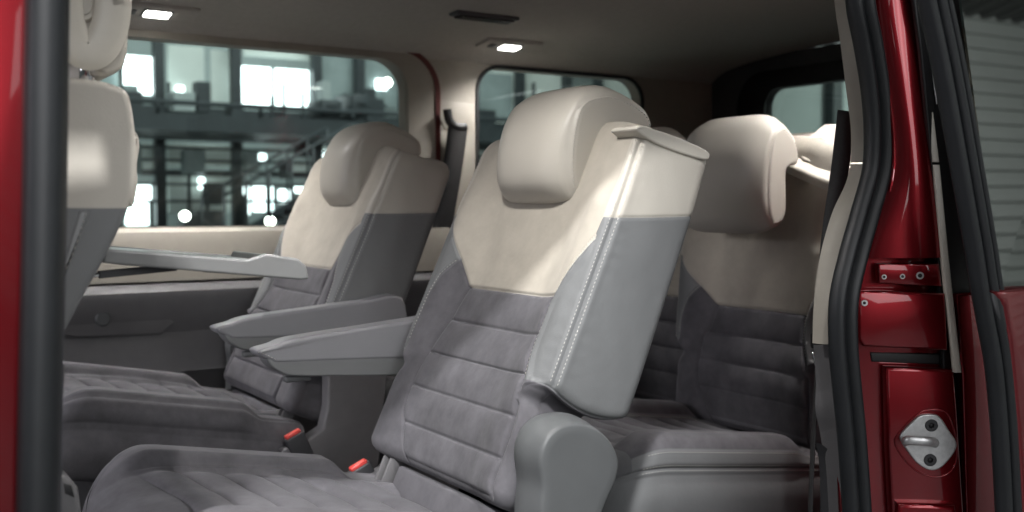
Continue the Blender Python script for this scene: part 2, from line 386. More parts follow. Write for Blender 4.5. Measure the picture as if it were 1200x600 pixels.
# ------------------------------------------------------------------ the rear seats
def make_seat(name, loc_yc, O, lean, oz_c, cush, P):
    """O = (x, z) of the hinge line on the front face, lean in degrees; cush = (x front, z front, length, slope)"""
    yc = loc_yc; S_, C_ = math.sin(R(lean)), math.cos(R(lean)); A = (S_, C_); D = (C_, -S_)
    root = empty(name, (O[0]-.2, yc, -.85))
    uV, uT, hw = P['uV'], P['uT'], P.get('hw', .25)
    k = uV/.303                                    # seams scale with the height of the colour break
    pin = .16
    uTop = uT
    U = np.unique(np.concatenate([np.linspace(-.035, -.01, 12), np.linspace(-.01, uTop-.035, P.get('rows', 300)), np.linspace(pin-.012, pin+.012, 16), uTop-.035+.035*np.sin(np.linspace(0, math.pi/2, 14))]))
    def wfun(u): return hw-.018*(1-float(sstep(pin-.009, pin+.004, u)))-.006*float(sstep(.45, uTop, u))-.024*math.exp(-((u-.134)/.018)**2)
    def Tfun(u): return .174-.013*float(sstep(.2, uTop, u))-.055*(1-float(sstep(pin-.012, pin+.004, u)))
    def ins(u):
        a = 0.0
        if u > uTop-.035: x = (u-(uTop-.035))/.035; a = .020*(1-math.sqrt(max(0, 1-x*x)))
        if u < -.01: x = (-.01-u)/.025; a = .025*(1-math.sqrt(max(0, 1-x*x)))
        return a
    yAn = lambda u: np.interp(u, [-.04, .0, .07, .153, .20, .221*k, .289*k, .324*k, .369*k, .44*k, .47*k], [.215, .20, .20, .19, .172, .169, .17, .185, .209, .247, .30])
    yAf = lambda u: np.interp(u, [.16, .218, .27*k, .315*k, .348*k, .366*k, .38*k], [.222, .218, .213, .196, .17, .130, .09])
    yIf = lambda u: np.interp(u, [-.03, 0, .05, .11, .175, .24*k, .303*k], [.105, .125, .145, .150, .145, .130, .115])
    ubF = lambda y: uV+np.clip(np.abs(y)-.118, 0, 1)*(.137*k/.132)
    ch = [uV-.067*(i+1) for i in range(int((uV+.02)/.067)+1) if uV-.067*(i+1) > -.01]
    def disp(p):
        y, u, t = p.Y, p.UU, p.T; fr = np.clip(-p.nt, 0, 1); ay = np.abs(y)
        front = (p.SEG == 5)*1.0
        d = -.016*(1-sstep(.10, .19, ay))*fr*(1-.30*sstep(.40, .50, u))                       # hollow middle
        d += .010*np.exp(-((ay-.205)/.03)**2)*fr*sstep(.10, .16, u)*(1-sstep(.46*k, .52*k, u))
        d += .014*np.exp(-((u-.09)/.10)**2)*fr*(1-sstep(.14, .22, ay))
        d += .008*np.exp(-((ay-.22)/.035)**2)*fr*(1-sstep(.14, .17, u))
        inn = (y > -yAn(u))*(y < yIf(u))*front
        seg_w = np.minimum(np.clip((y+yAn(u))/.010, 0, 1), np.clip((yIf(u)-y)/.010, 0, 1))*inn
        ph = (uV-u)/.067
        d += .0050*np.abs(np.sin(math.pi*ph))**.55*seg_w*(u < uV)*(u > -.02)
        for c in ch: d -= .0022*g(u-c, .0022)*inn
        side = np.clip(np.abs(p.ny), 0, 1)
        d += .007*side*np.sin(np.clip((u-pin)/(uTop-pin), 0, 1)*math.pi)**.6*np.sin(np.clip((t-.01)/.15, 0, 1)*math.pi)
        ab = sstep(pin-.002, pin+.008, u)
        d += .00022*np.sin(u*2*math.pi/.027+2*np.sin(u*31))*np.exp(-((np.abs(p.S)-.02)/.012)**2)*ab
        d += .0004*np.sin(u*47+t*60)*np.sin(t*55+1.3*np.sin(u*23))*side*ab
        xq = np.clip((pin+.016-u)/.016, 0, 1); d -= .010*(1-np.sqrt(1-xq*xq))*np.clip(side*1.2, 0, 1)*(u > pin-.0005)
        sm = lambda q: -.0042*g(q, .0020)*ab
        d += sm(p.S)+sm(p.Q)
        d += .0016*(g(np.abs(p.S)-.008, .005)+g(np.abs(p.Q)-.008, .005))*ab
        dA = (-y)-yAn(u); d -= (.0042+.003*(u < pin))*g(dA, .0028)*front*(u < .44*k); d += .005*np.exp(-((dA-.022)/.014)**2)*front*(1-ab)
        d += .004*np.clip(1-np.abs(dA-.012)/.012, 0, 1)*front*ab*(u < .42*k)*(dA > 0)
        dF = y-yAf(u); d -= .004*g(dF, .003)*front*(u > pin)*(u < .352*k)*(y > yIf(u)+.012)
        dI = y-yIf(u); d -= .0042*g(dI, .003)*front*(u < uV)
        d -= .004*g(u-uV, .0028)*front*(y < .122)*(y > -yAn(u))
        d -= .003*g((u-ubF(y))*.7, .0028)*front*(ay >= .118)*(y > 0)
        zs = .44*k+.27*np.clip(t, 0, 1)
        d -= .0022*g(u-zs, .0022)*side*(p.SEG != 5)
        return d
    pad = Pad(O, A, D, yc, U, wfun, Tfun, .022, .03, ins, lambda u, t, p: .20*sstep(.25, .5, u)*t+P.get('crown', .030)*(1-np.clip(np.abs(p.Y)/.24, 0, 1)**3)*sstep(.48, .59, u)-.016*np.sin(np.clip(t/.165, 0, 1)*math.pi)*np.exp(-((u-pin)/.035)**2)*(u > pin-.004)*np.clip(np.abs(p.ny), 0, 1), disp, P.get('fn', 220), P.get('sn', 60))
    y, u, t = pad.Y, pad.UU, pad.T
    frontish = (pad.SEG == 5)
    cream = np.where(frontish, np.where(y < 0, np.minimum(u-uV, (y+yAn(u))*.9), (u-ubF(y))*.75), u-(.44*k+.27*t))
    leath = np.where(frontish, np.where(y < 0, np.maximum(-y-yAn(u), (u-uV)*.5), y-yAf(u)), .01)
    leath = np.where(u < pin, -np.abs(u-pin)-.0001, np.minimum(leath, u-pin))
    # the upper part of the front is soft suede between the two edges
    up = frontish & ((u > .44*k) | (cream > .002)); leath = np.where(up, -.01, leath)
    arc = pad.rf*math.pi/4
    def yS(u_, yl): return (wfun(u_)-pad.rf)-yl+arc
    us = np.linspace(pin+.006, uTop-.02, 60); ug = np.linspace(pin+.006, .405*k, 50)
    paths = [pad.seam_path([(a, .0055) for a in us]), pad.seam_path([(a, -.0055) for a in us])]
    paths += [pad.seam_path([(a, yS(a, float(yAn(a)))-.0035) for a in ug])]
    paths += [pad.seam_path([(a, .0055) for a in us], 'Q'), pad.seam_path([(a, -.0055) for a in us], 'Q')]
    uf = np.linspace(pin+.02, .350*k, 50); paths += [pad.seam_path([(a, yS(a, float(yAf(a)))-.003) for a in uf], 'Q')]
    st = stitches(paths)
    bk = pad_object('backrest', pad, [UPH, THREAD], root, cream, leath, st)
    def W(u_, t_, y_): return np.array([O[0]+A[0]*u_+D[0]*t_, yc+y_, O[1]+A[1]*u_+D[1]*t_])
    # lower flap between backrest and cushion
    ax = [(D[0], 0, D[1]), (0, 1, 0), (A[0], 0, A[1])]
    v, f = rbox(W(-.105, .035, -.03), (.03, .33, .13), .008, ax, 3); mk('lower_flap', v, f, SUE, root)
    mb = MB()
    for yy in (.158, .183):
        mb.add(*rbox(W(-.066, .026, yy), (.026, .006, .062), .002, ax))
    mb.add(*rbox(W(-.066, .038, .170), (.006, .03, .062), .002, ax)); mb.add(*rbox(W(-.100, .022, .170), (.03, .031, .010), .002, ax))
    mb.build('child_seat_bracket', PANEL, root)
    # headrest ------------------------------------------------------------
    hz, hx = P['head']                 # offset of the headrest in u and t
    sc = P.get('hscale', 1.0); hwid = P.get('hwid', .110)
    prof = np.array([(-.006, .018), (-.026, .048), (-.026, .096), (-.008, .152), (.030, .200), (.068, .217), (.108, .216), (.164, .191), (.184, .164), (.181, .142), (.160, .128), (.118, .127), (.090, .122), (.074, .105), (.065, .072), (.056, .038), (.040, .016), (.012, .010)])
    prof[:, 0] = np.where(prof[:, 0] > .06, .06+(prof[:, 0]-.06)*P.get('flap', 1), prof[:, 0])
    prof = prof*np.array([1.0, sc]); prof = catmull(prof, 7, True)
    hp = W(.452+hz, .0+hx, 0); hr = R(P.get('hrot', 0)); c_, s_ = math.cos(hr), math.sin(hr)
    prof = np.stack([hp[0]+prof[:, 0]*c_-prof[:, 1]*s_, hp[2]+prof[:, 0]*s_+prof[:, 1]*c_], 1)
    fx = prof[:, 0].min()
    def crown(Q, yv, P0):
        e = abs(yv-yc)/hwid; wgt = np.clip(1-(P0[:, 0]-fx)/.05, 0, 1)
        Q[:, 0] += .030*wgt*np.clip(e, 0, 1)**5
        h_ = np.clip((P0[:, 1]-prof[:, 1].min())/(prof[:, 1].max()-prof[:, 1].min()), 0, 1); dr = P.get('drop', .01)
        Q[:, 1] -= dr*np.clip(e, 0, 1)**5*np.clip(h_*2-1, 0, 1); Q[:, 1] += .6*dr*np.clip(e, 0, 1)**5*np.clip(1-h_*2.4, 0, 1)
        return Q
    v, f = prism(prof, yc-hwid, yc+hwid, P.get('hrnd', .022), 8, crown, 4)
    n = len(prof); nv = len(v); ringk = 4
    sp = []
    for row, sg in ((2, -1), (8+13+2+5, 1)):
        ring = v[row*n:(row+1)*n]; ring = np.vstack([ring, ring[:1]]); c0 = ring.mean(0)
        nn = np.zeros_like(ring); nn[:, 1] = sg; rad = ring-c0; rad /= np.linalg.norm(rad, axis=1)[:, None]; nn = nn*.8+rad*.5
        sp.append((ring, nn))
    sv, sf = stitches(sp[:1], .0045, .0026, .0006, .0008)
    mb = MB(); mb.add(v, f, 0); mb.add(np.array(sv), sf, 1)
    mb.build('headrest', [CRM, THREAD], root, True, 80)
    # top cap with its release lever --------------------------------------
    cw = P.get('capw', .20); tilt = .20; ca = P.get('captilt', 0)
    cx = [np.array((D[0]+tilt*A[0], 0, D[1]+tilt*A[1])), np.array((0, 1, 0)), None]; cx[0] = cx[0]/np.linalg.norm(cx[0]); cx[2] = np.cross(cx[0], cx[1])
    if ca:
        q = R(ca); a0, a2 = cx[0], cx[2]; cx[0] = a0*math.cos(q)+a2*math.sin(q); cx[2] = a2*math.cos(q)-a0*math.sin(q)
    cc = W(uTop+P.get('capu', -.010), P.get('capt', .080), -hw+.014+cw/2)
    dx = P.get('capd', .138)
    if 'cap_side' in P:
        q = catmull([tuple(onY(a, b, 1.268)[[0, 2]]) for a, b in P['cap_side']], 4, True); v, f = prism(q, 1.2495, 1.2495+.066, .0035, 5); cap = mk('top_cap', v, f, CRP, root); sharp(cap, 70)
    elif 'cap_px' in P:
        p0, cn = np.array(P['cap_px'][0]), np.array(P['cap_px'][1]); cn = cn/np.linalg.norm(cn)
        fr_ = catmull([onP(a, b, p0, cn) for a, b in P['cap_px'][2]], 4, True); v, f = slab(fr_, cn, .026, .008, 4); cap = mk('top_cap', v, f, CRP, root); sharp(cap, 60)
        fr_ = catmull([onP(a, b, p0+cn*.006, cn) for a, b in P['cap_px'][3]], 4, True); v, f = slab(fr_, cn, .02, .006, 4); lv = mk('release_lever', v, f, CRM, cap); sharp(lv, 60)
    else:
        ol = rrect(-dx/2, dx/2, -cw/2, cw/2, .03, 6)
        v, f = slab([cc+cx[0]*a+cx[1]*b+cx[2]*.012 for a, b in ol], cx[2], .020, .008, 4); cap = mk('top_cap', v, f, CRP, root); sharp(cap, 60)
        il = rrect(-dx/2+.026, dx/2-.02, -cw/2+.024, cw/2-.02, .018, 6)
        v, f = slab([cc+cx[0]*a+cx[1]*b+cx[2]*.0165 for a, b in il], cx[2], .012, .006, 4); lv = mk('release_lever', v, f, CRM, cap); sharp(lv, 60)
    # cushion --------------------------------------------------------------
    fx_, fz, ln, sl = cush; Ac = (math.cos(R(sl)), -math.sin(R(sl))); Dc = (-math.sin(R(sl)), -math.cos(R(sl)))
    Uc = np.unique(np.concatenate([.06*(1-np.cos(np.linspace(0, math.pi/2, 26))), np.linspace(.06, ln-.03, P.get('crows', 230)), ln-.03+.03*np.sin(np.linspace(0, math.pi/2, 10))]))
    def insc(u_):
        if u_ < .06: x = 1-u_/.06; return .05*(1-math.sqrt(max(0, 1-x*x)))
        if u_ > ln-.03: x = (u_-(ln-.03))/.03; return .03*(1-math.sqrt(max(0, 1-x*x)))
        return 0.0
    bol = lambda ay, u_: sstep(.148, .186, ay)*(1-.4*sstep(.215, .25, ay))
    yB = lambda u_: .158+.012*np.sin(np.clip(u_/ln, 0, 1)*math.pi)
    sp_ = .068
    so = P.get('seam', -.024)
    def dispc(p):
        y_, u_ = p.Y, p.UU; ay = np.abs(y_); top = np.clip(-p.nt, 0, 1); fr = (p.SEG == 5)*1.0
        lng = sstep(.0, .09, u_)*(1-sstep(ln-.16, ln-.10, u_))
        d = .031*bol(ay, u_)*top*lng - .012*(1-sstep(.06, .17, ay))*top
        d -= .020*sstep(.05, .0, u_)*0
        ux = u_-.10*(1-(ay/.17)**2)*0+.05*np.clip(ay/.16, 0, 1)**2
        w_ = np.clip((yB(u_)-ay)/.035, 0, 1)*fr*sstep(.06, .10, u_)
        ph = (ux-.11)/sp_
        d += .010*np.abs(np.sin(math.pi*ph))**.6*w_*(ux > .11); d -= .003*g((np.abs(ph-np.round(ph)))*sp_, .003)*w_*(ux > .10)
        d -= .006*g(ay-yB(u_), .0035)*fr*sstep(.05, .09, u_)
        sd = np.clip(np.abs(p.ny), 0, 1)
        d += .008*sd*np.sin(np.clip((p.T-.045)/.09, 0, 1)*math.pi)
        for q in (p.S, p.Q): d -= .004*g(q-so, .003); d += .002*g(np.abs(q-so)-.007, .004)
        return d
    pc = Pad((fx_, fz), Ac, Dc, yc, Uc, lambda u_: .252-.055*(1-math.sqrt(1-max(0.0, 1-u_/.085)**2)), lambda u_: .15, .03, .02, insc, lambda u_, t_, p_: 0*u_, dispc, P.get('cfn', 180), 40)
    # the nose of the cushion rolls down
    dn = (np.clip(.12-pc.UU, 0, 1)/.12)**2*.030; PP = pc.P.copy(); PP[:, :, 2] -= dn*np.clip(1-pc.T/.15, .3, 1); pc.P = PP; pc.verts = PP.reshape(-1, 3)
    ls = np.minimum(-pc.S+so, .02); ls = np.maximum(ls, np.minimum(-pc.Q+so, .02)) if P.get('edge_leather') else ls
    if P.get('edge_leather'): ls = np.maximum(ls, np.minimum(-pc.S+.003, .02)*(pc.UU > .035))
    uc = np.linspace(.05, ln-.02, 60)
    pths = [pc.seam_path([(a, so+.0045) for a in uc]), pc.seam_path([(a, so-.0055) for a in uc])]
    if P.get('edge_leather'): pths += [pc.seam_path([(a, -.001) for a in uc if a > .05])]
    stc = stitches(pths)
    pad_object('seat_cushion', pc, [UPH, THREAD], root, -np.ones_like(pc.S), ls, stc)
    # base under the cushion
    cb = np.array((fx_+ln*.55, yc, fz-ln*.5*math.sin(R(sl))-.22))
    v, f = rbox(cb, (ln*.7, .36, .22), .02); mk('seat_base', v, f, BLK, root)
    return root, W
P2 = dict(uV=.303, uT=.599, head=(.005, .010), seam=.014, hrnd=.014, drop=.020, cap_side=[(737, 152), (741, 148), (748, 148), (760, 152.5), (785, 161), (807, 170.5), (821, 178), (823, 184), (818, 188), (795, 182), (770, 173), (752, 164), (743, 158)])
O2 = (.817, -.42)
seat, W2 = make_seat('rear_seat', 1.5, O2, 24.6, 0, (.302, -.404, .56, 11), P2)
YN = 1.5
# recliner cover on the door side
def ring_from(pts, Y, grow=0, c=None):
    q = np.array([onY(a, b, Y) for a, b in pts]); 
    if grow:
        c = q.mean(0); d = q-c; d /= np.linalg.norm(d, axis=1)[:, None]; q = q+d*grow; q[:, 1] = Y
    return q
rp = catmull([(633, 660), (635, 600), (637, 570), (634, 540), (639, 519), (653, 503), (674, 497), (696, 502), (714, 517), (724, 540), (721, 562), (711, 585), (702, 610), (690, 660)], 5)
face = np.array([onY(a, b, 1.205) for a, b in rp])
cen = onY(678, 545, 1.205)
def grow(q, gx, Y):
    d = q-np.array([cen[0], 0, np.nan]); out = q.copy()
    T = np.gradient(q, axis=0); N_ = np.stack([-T[:, 2], np.zeros(len(q)), T[:, 0]], 1); N_ /= np.linalg.norm(N_, axis=1)[:, None]
    if np.dot(N_[len(q)//2], q[len(q)//2]-cen) < 0: N_ = -N_
    out = q+N_*gx; out[:, 1] = Y; return out
rings = [grow(face, -.016, 1.2035), grow(face, -.003, 1.2035), grow(face, .0005, 1.2055), grow(face, .002, 1.211), grow(face, .004, 1.222), grow(face, .008, 1.237), grow(face, .010, 1.252), grow(face, .006, 1.268)]
n_ = len(face); V = np.vstack(rings); Fc = []
for i in range(len(rings)-1):
    for j in range(n_-1): Fc.append([i*n_+j, i*n_+j+1, (i+1)*n_+j+1, (i+1)*n_+j])
    Fc.append([i*n_+n_-1, i*n_, (i+1)*n_, (i+1)*n_+n_-1])
Fc.append(list(range(n_))); Fc.append([(len(rings)-1)*n_+j for j in range(n_)][::-1])
rc = mk('recliner_cover', V, Fc, GRP, seat); sharp(rc, 70)
bm = bmesh.new(); bm.from_mesh(rc.data); bmesh.ops.recalc_face_normals(bm, faces=bm.faces[:]); bm.to_mesh(rc.data); bm.free()
# aisle side: cover, buckle, armrest
cv = np.array([onY(a, b, 2.07) for a, b in [(374, 430), (446, 430), (440, 480), (434, 560), (322, 570), (318, 532), (352, 516), (368, 505), (373, 480)]])
cv[:, 1] = 1.5+(2.36-2.07); cv[:, 0] += .035; cv[:, 1] -= .012
v, f = slab(cv, (0, 1, 0), .035, .006, 3); sc_ = mk('side_cover', v, f, PANEL, seat); sharp(sc_, 50)
def buckle(parent, c, ang, tilt):
    q = R(ang); ax = np.array([(math.cos(q), 0, -math.sin(q)), (0, 1, 0), (math.sin(q), 0, math.cos(q))])
    v, f = rbox(np.array(c)-ax[2]*.036, (.046, .022, .072), .005, ax, 3); b = mk('belt_buckle', v, f, DKP, parent); sharp(b, 50)
    v, f = rbox(np.array(c)+ax[2]*.0005, (.036, .015, .012), .003, ax, 2); mk('release_button', v, f, REDB, b)
    v, f = rbox(np.array(c)-ax[2]*.10, (.03, .01, .07), .003, ax, 2); mk('buckle_stalk', v, f, BLK, b)
buckle(seat, onY(420, 546, 1.77), -24, 0)
def armrest(parent, Y):
    px = lambda L: catmull([tuple(onY(a, b, Y)[[0, 2]]) for a, b in L], 4, True)
    v, f = prism(px([(303, 411), (322, 405), (345, 397), (420, 385), (490, 374), (540, 368), (540, 420), (470, 421), (400, 423), (330, 426), (317, 423), (305, 418)]), Y-.002, Y+.050, .007, 5); o = mk('armrest_pad', v, f, ARM, parent)
    v, f = prism(px([(316, 418), (345, 414), (400, 414), (470, 412), (540, 410), (540, 436), (470, 440), (400, 441), (346, 441), (329, 437), (316, 427)]), Y-.0005, Y+.048, .004, 4); b = mk('armrest_base', v, f, GRL, parent)
    ap = catmull([onY(a, b, Y-.0022) for a, b in [(301, 412), (312, 416), (324, 422)]], 20); sv, sf = stitches([(ap, np.tile([0, -1.0, .2], (len(ap), 1)))], .004, .0025, .0007); m2 = MB(); m2.add(np.array(sv), sf); m2.build('stitching', THREAD, o)
    v, f = rbox(onY(348, 443, Y+.03), (.05, .02, .012), .003); mk('armrest_latch', v, f, GRP, b)
armrest(seat, 1.765)
tag(seat, 'large two-tone cream and grey seat filling the middle, tan stitching down its side', 'seat', 'individual rear seats in the cabin')

def copy_tree(o, parent=None):
    c = o.copy(); COL.objects.link(c); c.parent = parent
    for ch in list(o.children): copy_tree(ch, c)
    return c
far = copy_tree(seat); far.location.y = 2.36; far.location.x -= .008; far.scale = (1, -1, 1)
for c in far.children:
    if c.name.startswith('seat_cushion'): c.location.z += .030
    if c.name.startswith('headrest'): c.location.x += .006; c.location.z -= .006; c.scale.y = .84; c.location.y += .018
    if c.name.startswith('armrest'): c.location.x += .020; c.location.z += .012
for c in [c for c in far.children if c.name.startswith('top_cap')]:
    bpy.data.objects.remove(c)
far['label'] = 'out-of-focus cream and grey seat beside the long far side window, armrest pointing left'
# third row: more upright, taller, with a broad headrest
P3 = dict(uV=.258, uT=.626, head=(-.036, -.088), flap=.42, hscale=1.25, hwid=.140, hrot=8, capw=.17, capd=.15, cap_px=((1.838, 1.55, .13), (-.62, -.18, .76), [(918, 189), (926, 180), (945, 162), (962, 147), (972, 144), (1000, 146), (1015, 170), (1005, 198), (985, 210), (975, 213), (965, 212), (925, 195)], [(938, 184), (952, 166), (967, 152), (985, 152), (1003, 155), (1003, 178), (988, 188), (975, 193), (958, 191)]), hrnd=.010, drop=.034, rows=240, fn=190, sn=50, edge_leather=1)
O3 = (1.745, -.500)
seat3, W3 = make_seat('rear_seat', 1.70, O3, 4, 0, (1.185, -.452, .62, 8), P3)
buckle(seat3, onY(823, 484, 1.97), -30, 0)
tag(seat3, 'third-row seat with a broad white headrest, half hidden by the red door pillar', 'seat', 'individual rear seats in the cabin')
mid = copy_tree(seat3); mid.location.y = 2.09+0; mid.location.x += .06
mid['label'] = 'third-row seat glimpsed in the dark gap right behind the large middle seat'
far3 = copy_tree(seat3); far3.location.y = 2.62; far3.location.x += .02
far3['label'] = 'third-row seat by the rear side window, only a white sliver of headrest showing'

# ------------------------------------------------------------------ front passenger seat with folding table
fs = empty('front_seat', (.02, 1.5, -.85))
tag(fs, 'front seat seen from behind with a chrome-posted headrest and folded-out table', 'seat')
up = catmull([tuple(onY(a, b, 1.28)[[0, 2]]) for a, b in [(-60, 95), (20, 89), (100, 93), (136, 101), (150, 113), (157, 150), (160, 185), (158, 220), (150, 242), (128, 290), (98, 345), (66, 402), (20, 460), (-60, 470), (-100, 300)]], 6, True)
v, f = prism(up, 1.27, 1.74, .009, 6)
cr = (v[:, 2]+.0)-np.interp(v[:, 0], [.0, .08, .2], [.018, .014, -.004])
o = mk('backrest', v, f, [UPH], fs, True, {'cream': cr, 'leather': np.ones(len(v))})
sh = catmull([tuple(onY(a, b, 1.33)[[0, 2]]) for a, b in [(120, 120), (150, 152), (160, 156), (163, 172), (160, 195), (161, 212), (157, 236), (150, 243), (120, 235)]], 5, True)
v, f = prism(sh, 1.32, 1.69, .01, 4); mk('back_shell', v, f, CRM, fs)
# stitched crease on the grey side
pn = [onY(a, b, 1.2695) for a, b in [(64, 340), (84, 300), (103, 243)]]; pl = catmull(pn, 30)
mb = MB(); 
sv, sf = stitches([(pl, np.tile([0, -1.0, 0], (len(pl), 1)))], .005, .003, .0010); mb.add(np.array(sv), sf)
mb.build('stitching', THREAD, o)
v, f = slab([onY(a, b, 1.2685) for a, b in [(60, 352), (66, 332), (92, 246), (109, 246), (86, 305), (64, 356)]], (0, -1, 0), .012, .004); mk('side_panel', v, f, GRL, o)
hp_ = catmull([tuple(onY(a, b, 1.38)[[0, 2]]) for a, b in [(40, -60), (110, -66), (142, -40), (149, 0), (149, 45), (147, 66), (140, 82), (124, 90), (111, 86), (104, 67), (90, 58), (72, 40), (58, 0)]], 6, True)
v, f = prism(hp_, 1.37, 1.62, .008, 6); hr_ = mk('headrest', v, f, CRM, fs)
mb = MB()
el = [onY(104+29*math.cos(a), -2+64*math.sin(a), 1.353) for a in np.linspace(0, 2*math.pi, 49)[:-1]]
el = np.array(el+[el[0], el[1]]); vv, ff = sweep(el, circ(.0045, 12, .022), (0, 1, 0), caps=False); mb.add(vv, ff); mb.build('headrest_rim', CRP, hr_)
v, f = slab([onY(104+24*math.cos(a), -2+60*math.sin(a), 1.3695) for a in np.linspace(0, 2*math.pi, 41)[:-1]], (0, -1, 0), .003, .001); mk('headrest_recess', v, f, CRM, hr_)
v, f = cyl(onY(93, 7, 1.369), (0, -1, 0), .021, .008, 32, .003); bt = mk('collar', v, f, CRP, hr_); sharp(bt, 50)
v, f = cyl(onY(93, 4, 1.361), (0, -1, 0), .0155, .004, 32, .001); bt = mk('headrest_button', v, f, CRM, hr_); sharp(bt, 50)
sv, sf = stitches([(catmull([onY(a, b, 1.3645) for a, b in [(84, 50), (98, 55), (114, 53)]], 20), np.tile([0, -1.0, 0], (41, 1)))], .005, .003, .001); mb = MB(); mb.add(np.array(sv), sf); mb.build('stitching', THREAD, hr_)
for Y in (1.42, 1.58):
    p = onY(102, 82, 1.40); v, f = tube([(p[0], Y-.02, p[2]+.06), (p[0], Y-.02, p[2]-.06)], .0095, 18); mk('headrest_post', v, f, CHR, fs)
v, f = rbox((-.10, 1.5, -.46), (.46, .46, .14), .04, seg=4); mk('seat_cushion', v, f, SUE, fs)
v, f = rbox((-.10, 1.5, -.69), (.4, .38, .3), .02); mk('seat_base', v, f, BLK, fs)
v, f = slab([onY(a, b, 1.30) for a, b in [(60, 556), (80, 558), (92, 572), (98, 610), (98, 640), (60, 640)]], (0, -1, 0), .05, .008, 3); sc2 = mk('recliner_cover', v, f, PANEL, fs); sharp(sc2, 50)
v, f = slab([onY(a, b, 1.299) for a, b in [(74, 566), (84, 569), (88, 584), (76, 579)]], (0, -1, 0), .01, .002); mk('handle_recess', v, f, BLK, sc2)
# folding table
TY0, TY1 = 1.31, 1.56
a0 = onY(134, 297, TY0); a1 = onY(362, 314, TY0)
ax = np.array(a1-a0); LT = math.hypot(ax[0], ax[2]); ux = np.array([ax[0], 0, ax[2]])/LT; uz = np.array([-ux[2], 0, ux[0]])
o0 = np.array([a0[0], TY0, a0[2]])
def tp(a, h): return tuple((o0+ux*a+uz*h)[[0, 2]])
pr = [tp(-.03, -.008), tp(.0, -.010), tp(LT-.03, -.012), tp(LT-.002, -.011), tp(LT, -.004), tp(LT-.008, .010), tp(LT-.022, .0135), tp(LT-.05, .0115), tp(LT-.075, .006), tp(LT-.085, .009), tp(.0, .008), tp(-.03, .008)]
mb = MB()
def tray_prism(pr, y0, y1): 
    P_ = np.array(pr); n = len(P_); V = [(p[0], y0, p[1]) for p in P_]+[(p[0], y1, p[1]) for p in P_]
    Fc = [[j, (j+1) % n, n+(j+1) % n, n+j] for j in range(n)]+[list(range(n))[::-1], list(range(n, 2*n))]; return V, Fc
core = [tp(-.03, -.008), tp(LT-.006, -.010), tp(LT-.008, .0035), tp(-.03, .0035)]
mb.add(*tray_prism(core, TY0+.008, TY1-.008))
mb.build('tray_top', TRAYM, fs, True, 40); tray = [c for c in fs.children if c.name.startswith('tray_top')][0]
rail = [tp(-.012, -.013), tp(LT-.010, -.017), tp(LT+.002, -.015), tp(LT-.003, .002), tp(LT-.016, .0115), tp(LT-.035, .0125), tp(LT-.060, .0145), tp(LT-.085, .0045), tp(-.012, .0050)]
mb = MB()
flat = [tp(-.012, -.012), tp(LT-.010, -.014), tp(LT, -.012), tp(LT-.004, .005), tp(-.012, .0050)]
mb.add(*tray_prism(rail, TY0, TY0+.014)); mb.add(*tray_prism(flat, TY1-.014, TY1))
endp = [tp(LT-.020, -.0135), tp(LT+.002, -.012), tp(LT-.004, .004), tp(LT-.015, .0118), tp(LT-.030, .0125), tp(LT-.034, .002)]
mb.add(*tray_prism(endp, TY0+.014, TY1-.014))
ro = mb.build('tray_rim', TRAYM, tray, True, 50)
bv = ro.modifiers.new('bevel', 'BEVEL'); bv.width = .003; bv.segments = 3; bv.limit_method = 'ANGLE'
mb = MB()
for i in range(26):
    p = o0+ux*(.115+i*.0032)+uz*(-.0135); mb.add(*rbox((p[0], TY0+.02, p[2]), (.0018, .03, .004), 0))
mb.build('rib_strip', BLK, tray, False)
for Y in (TY0+.05,):
    mb = MB(); q0 = onY(116, 322, TY0+.05); q1 = o0+ux*.088+uz*(-.013)
    mb.add(*sweep([(q0[0], Y, q0[2]), (q1[0], Y, q1[2])], [(-.006, -.0045), (.006, -.0045), (.006, .0045), (-.006, .0045)], (0, 1, 0)))
    mb.build('support_arm', DKP, tray, True)
mb = MB(); q0 = onY(110, 323, TY0+.05)
mb.add(*tube([(q0[0], TY0+.05, q0[2]), (q0[0]+.02, TY0+.05, q0[2]+.003)], .0028)); mb.build('hinge_pin', CHR, tray)

# ------------------------------------------------------------------ the van: shell, windows, trim
van = empty('minivan', (1.2, 1.9, -1.35))
tag(van, 'dark red van cabin seen through its open sliding door, pale headliner inside', 'van')
YF = 2.80
X0, X1 = -.9, 2.72
w1 = rrect(-.55, 1.435, -.062, .437, .10, 10); w2 = rrect(1.69, 2.36, -.05, .437, .08, 10)
outer = [(X0, -.10), (X1, -.10), (X1, .50), (X0, .50)]
to3 = lambda L, Y: [(a, Y, b) for a, b in L]
v, f = panel_holes(to3(outer, YF), [to3(w1, YF), to3(w2, YF)], (0, -1, 0), .05)
mb = MB(); mb.add(v, f); mb.build('side_trim', TRIM, van, True, 30)
# inner frames of the two windows, a step proud of the trim, and the dark red seal round the front one
def frame_ring(hole_o, hole_i, Y, th, name, mat, par=van):
    v, f = panel_holes(to3(hole_o, Y), [to3(hole_i, Y)], (0, -1, 0), th); mb = MB(); mb.add(v, f); return mb.build(name, mat, par, True, 30)
wf = frame_ring(rrect(-.60, 1.53, -.075, .462, .12, 10), rrect(-.56, 1.437, -.058, .437, .10, 10), YF-.012, .0125, 'window_frame', TRIM)
frame_ring(rrect(-.615, 1.545, -.082, .474, .13, 10), rrect(-.599, 1.529, -.074, .461, .12, 10), YF-.016, .012, 'window_seal', DRED, wf)
frame_ring(rrect(1.680, 2.370, -.06, .447, .085, 10), rrect(1.69, 2.36, -.05, .437, .08, 10), YF-.006, .010, 'window_frame', BLK)
for wl in ((-.6, 1.47), (1.67, 2.38)):
    v, f = rbox(((wl[0]+wl[1])/2, YF+.062, .19), (wl[1]-wl[0], .005, .56), 0); mk('side_window', v, f, GLASS, van, False)
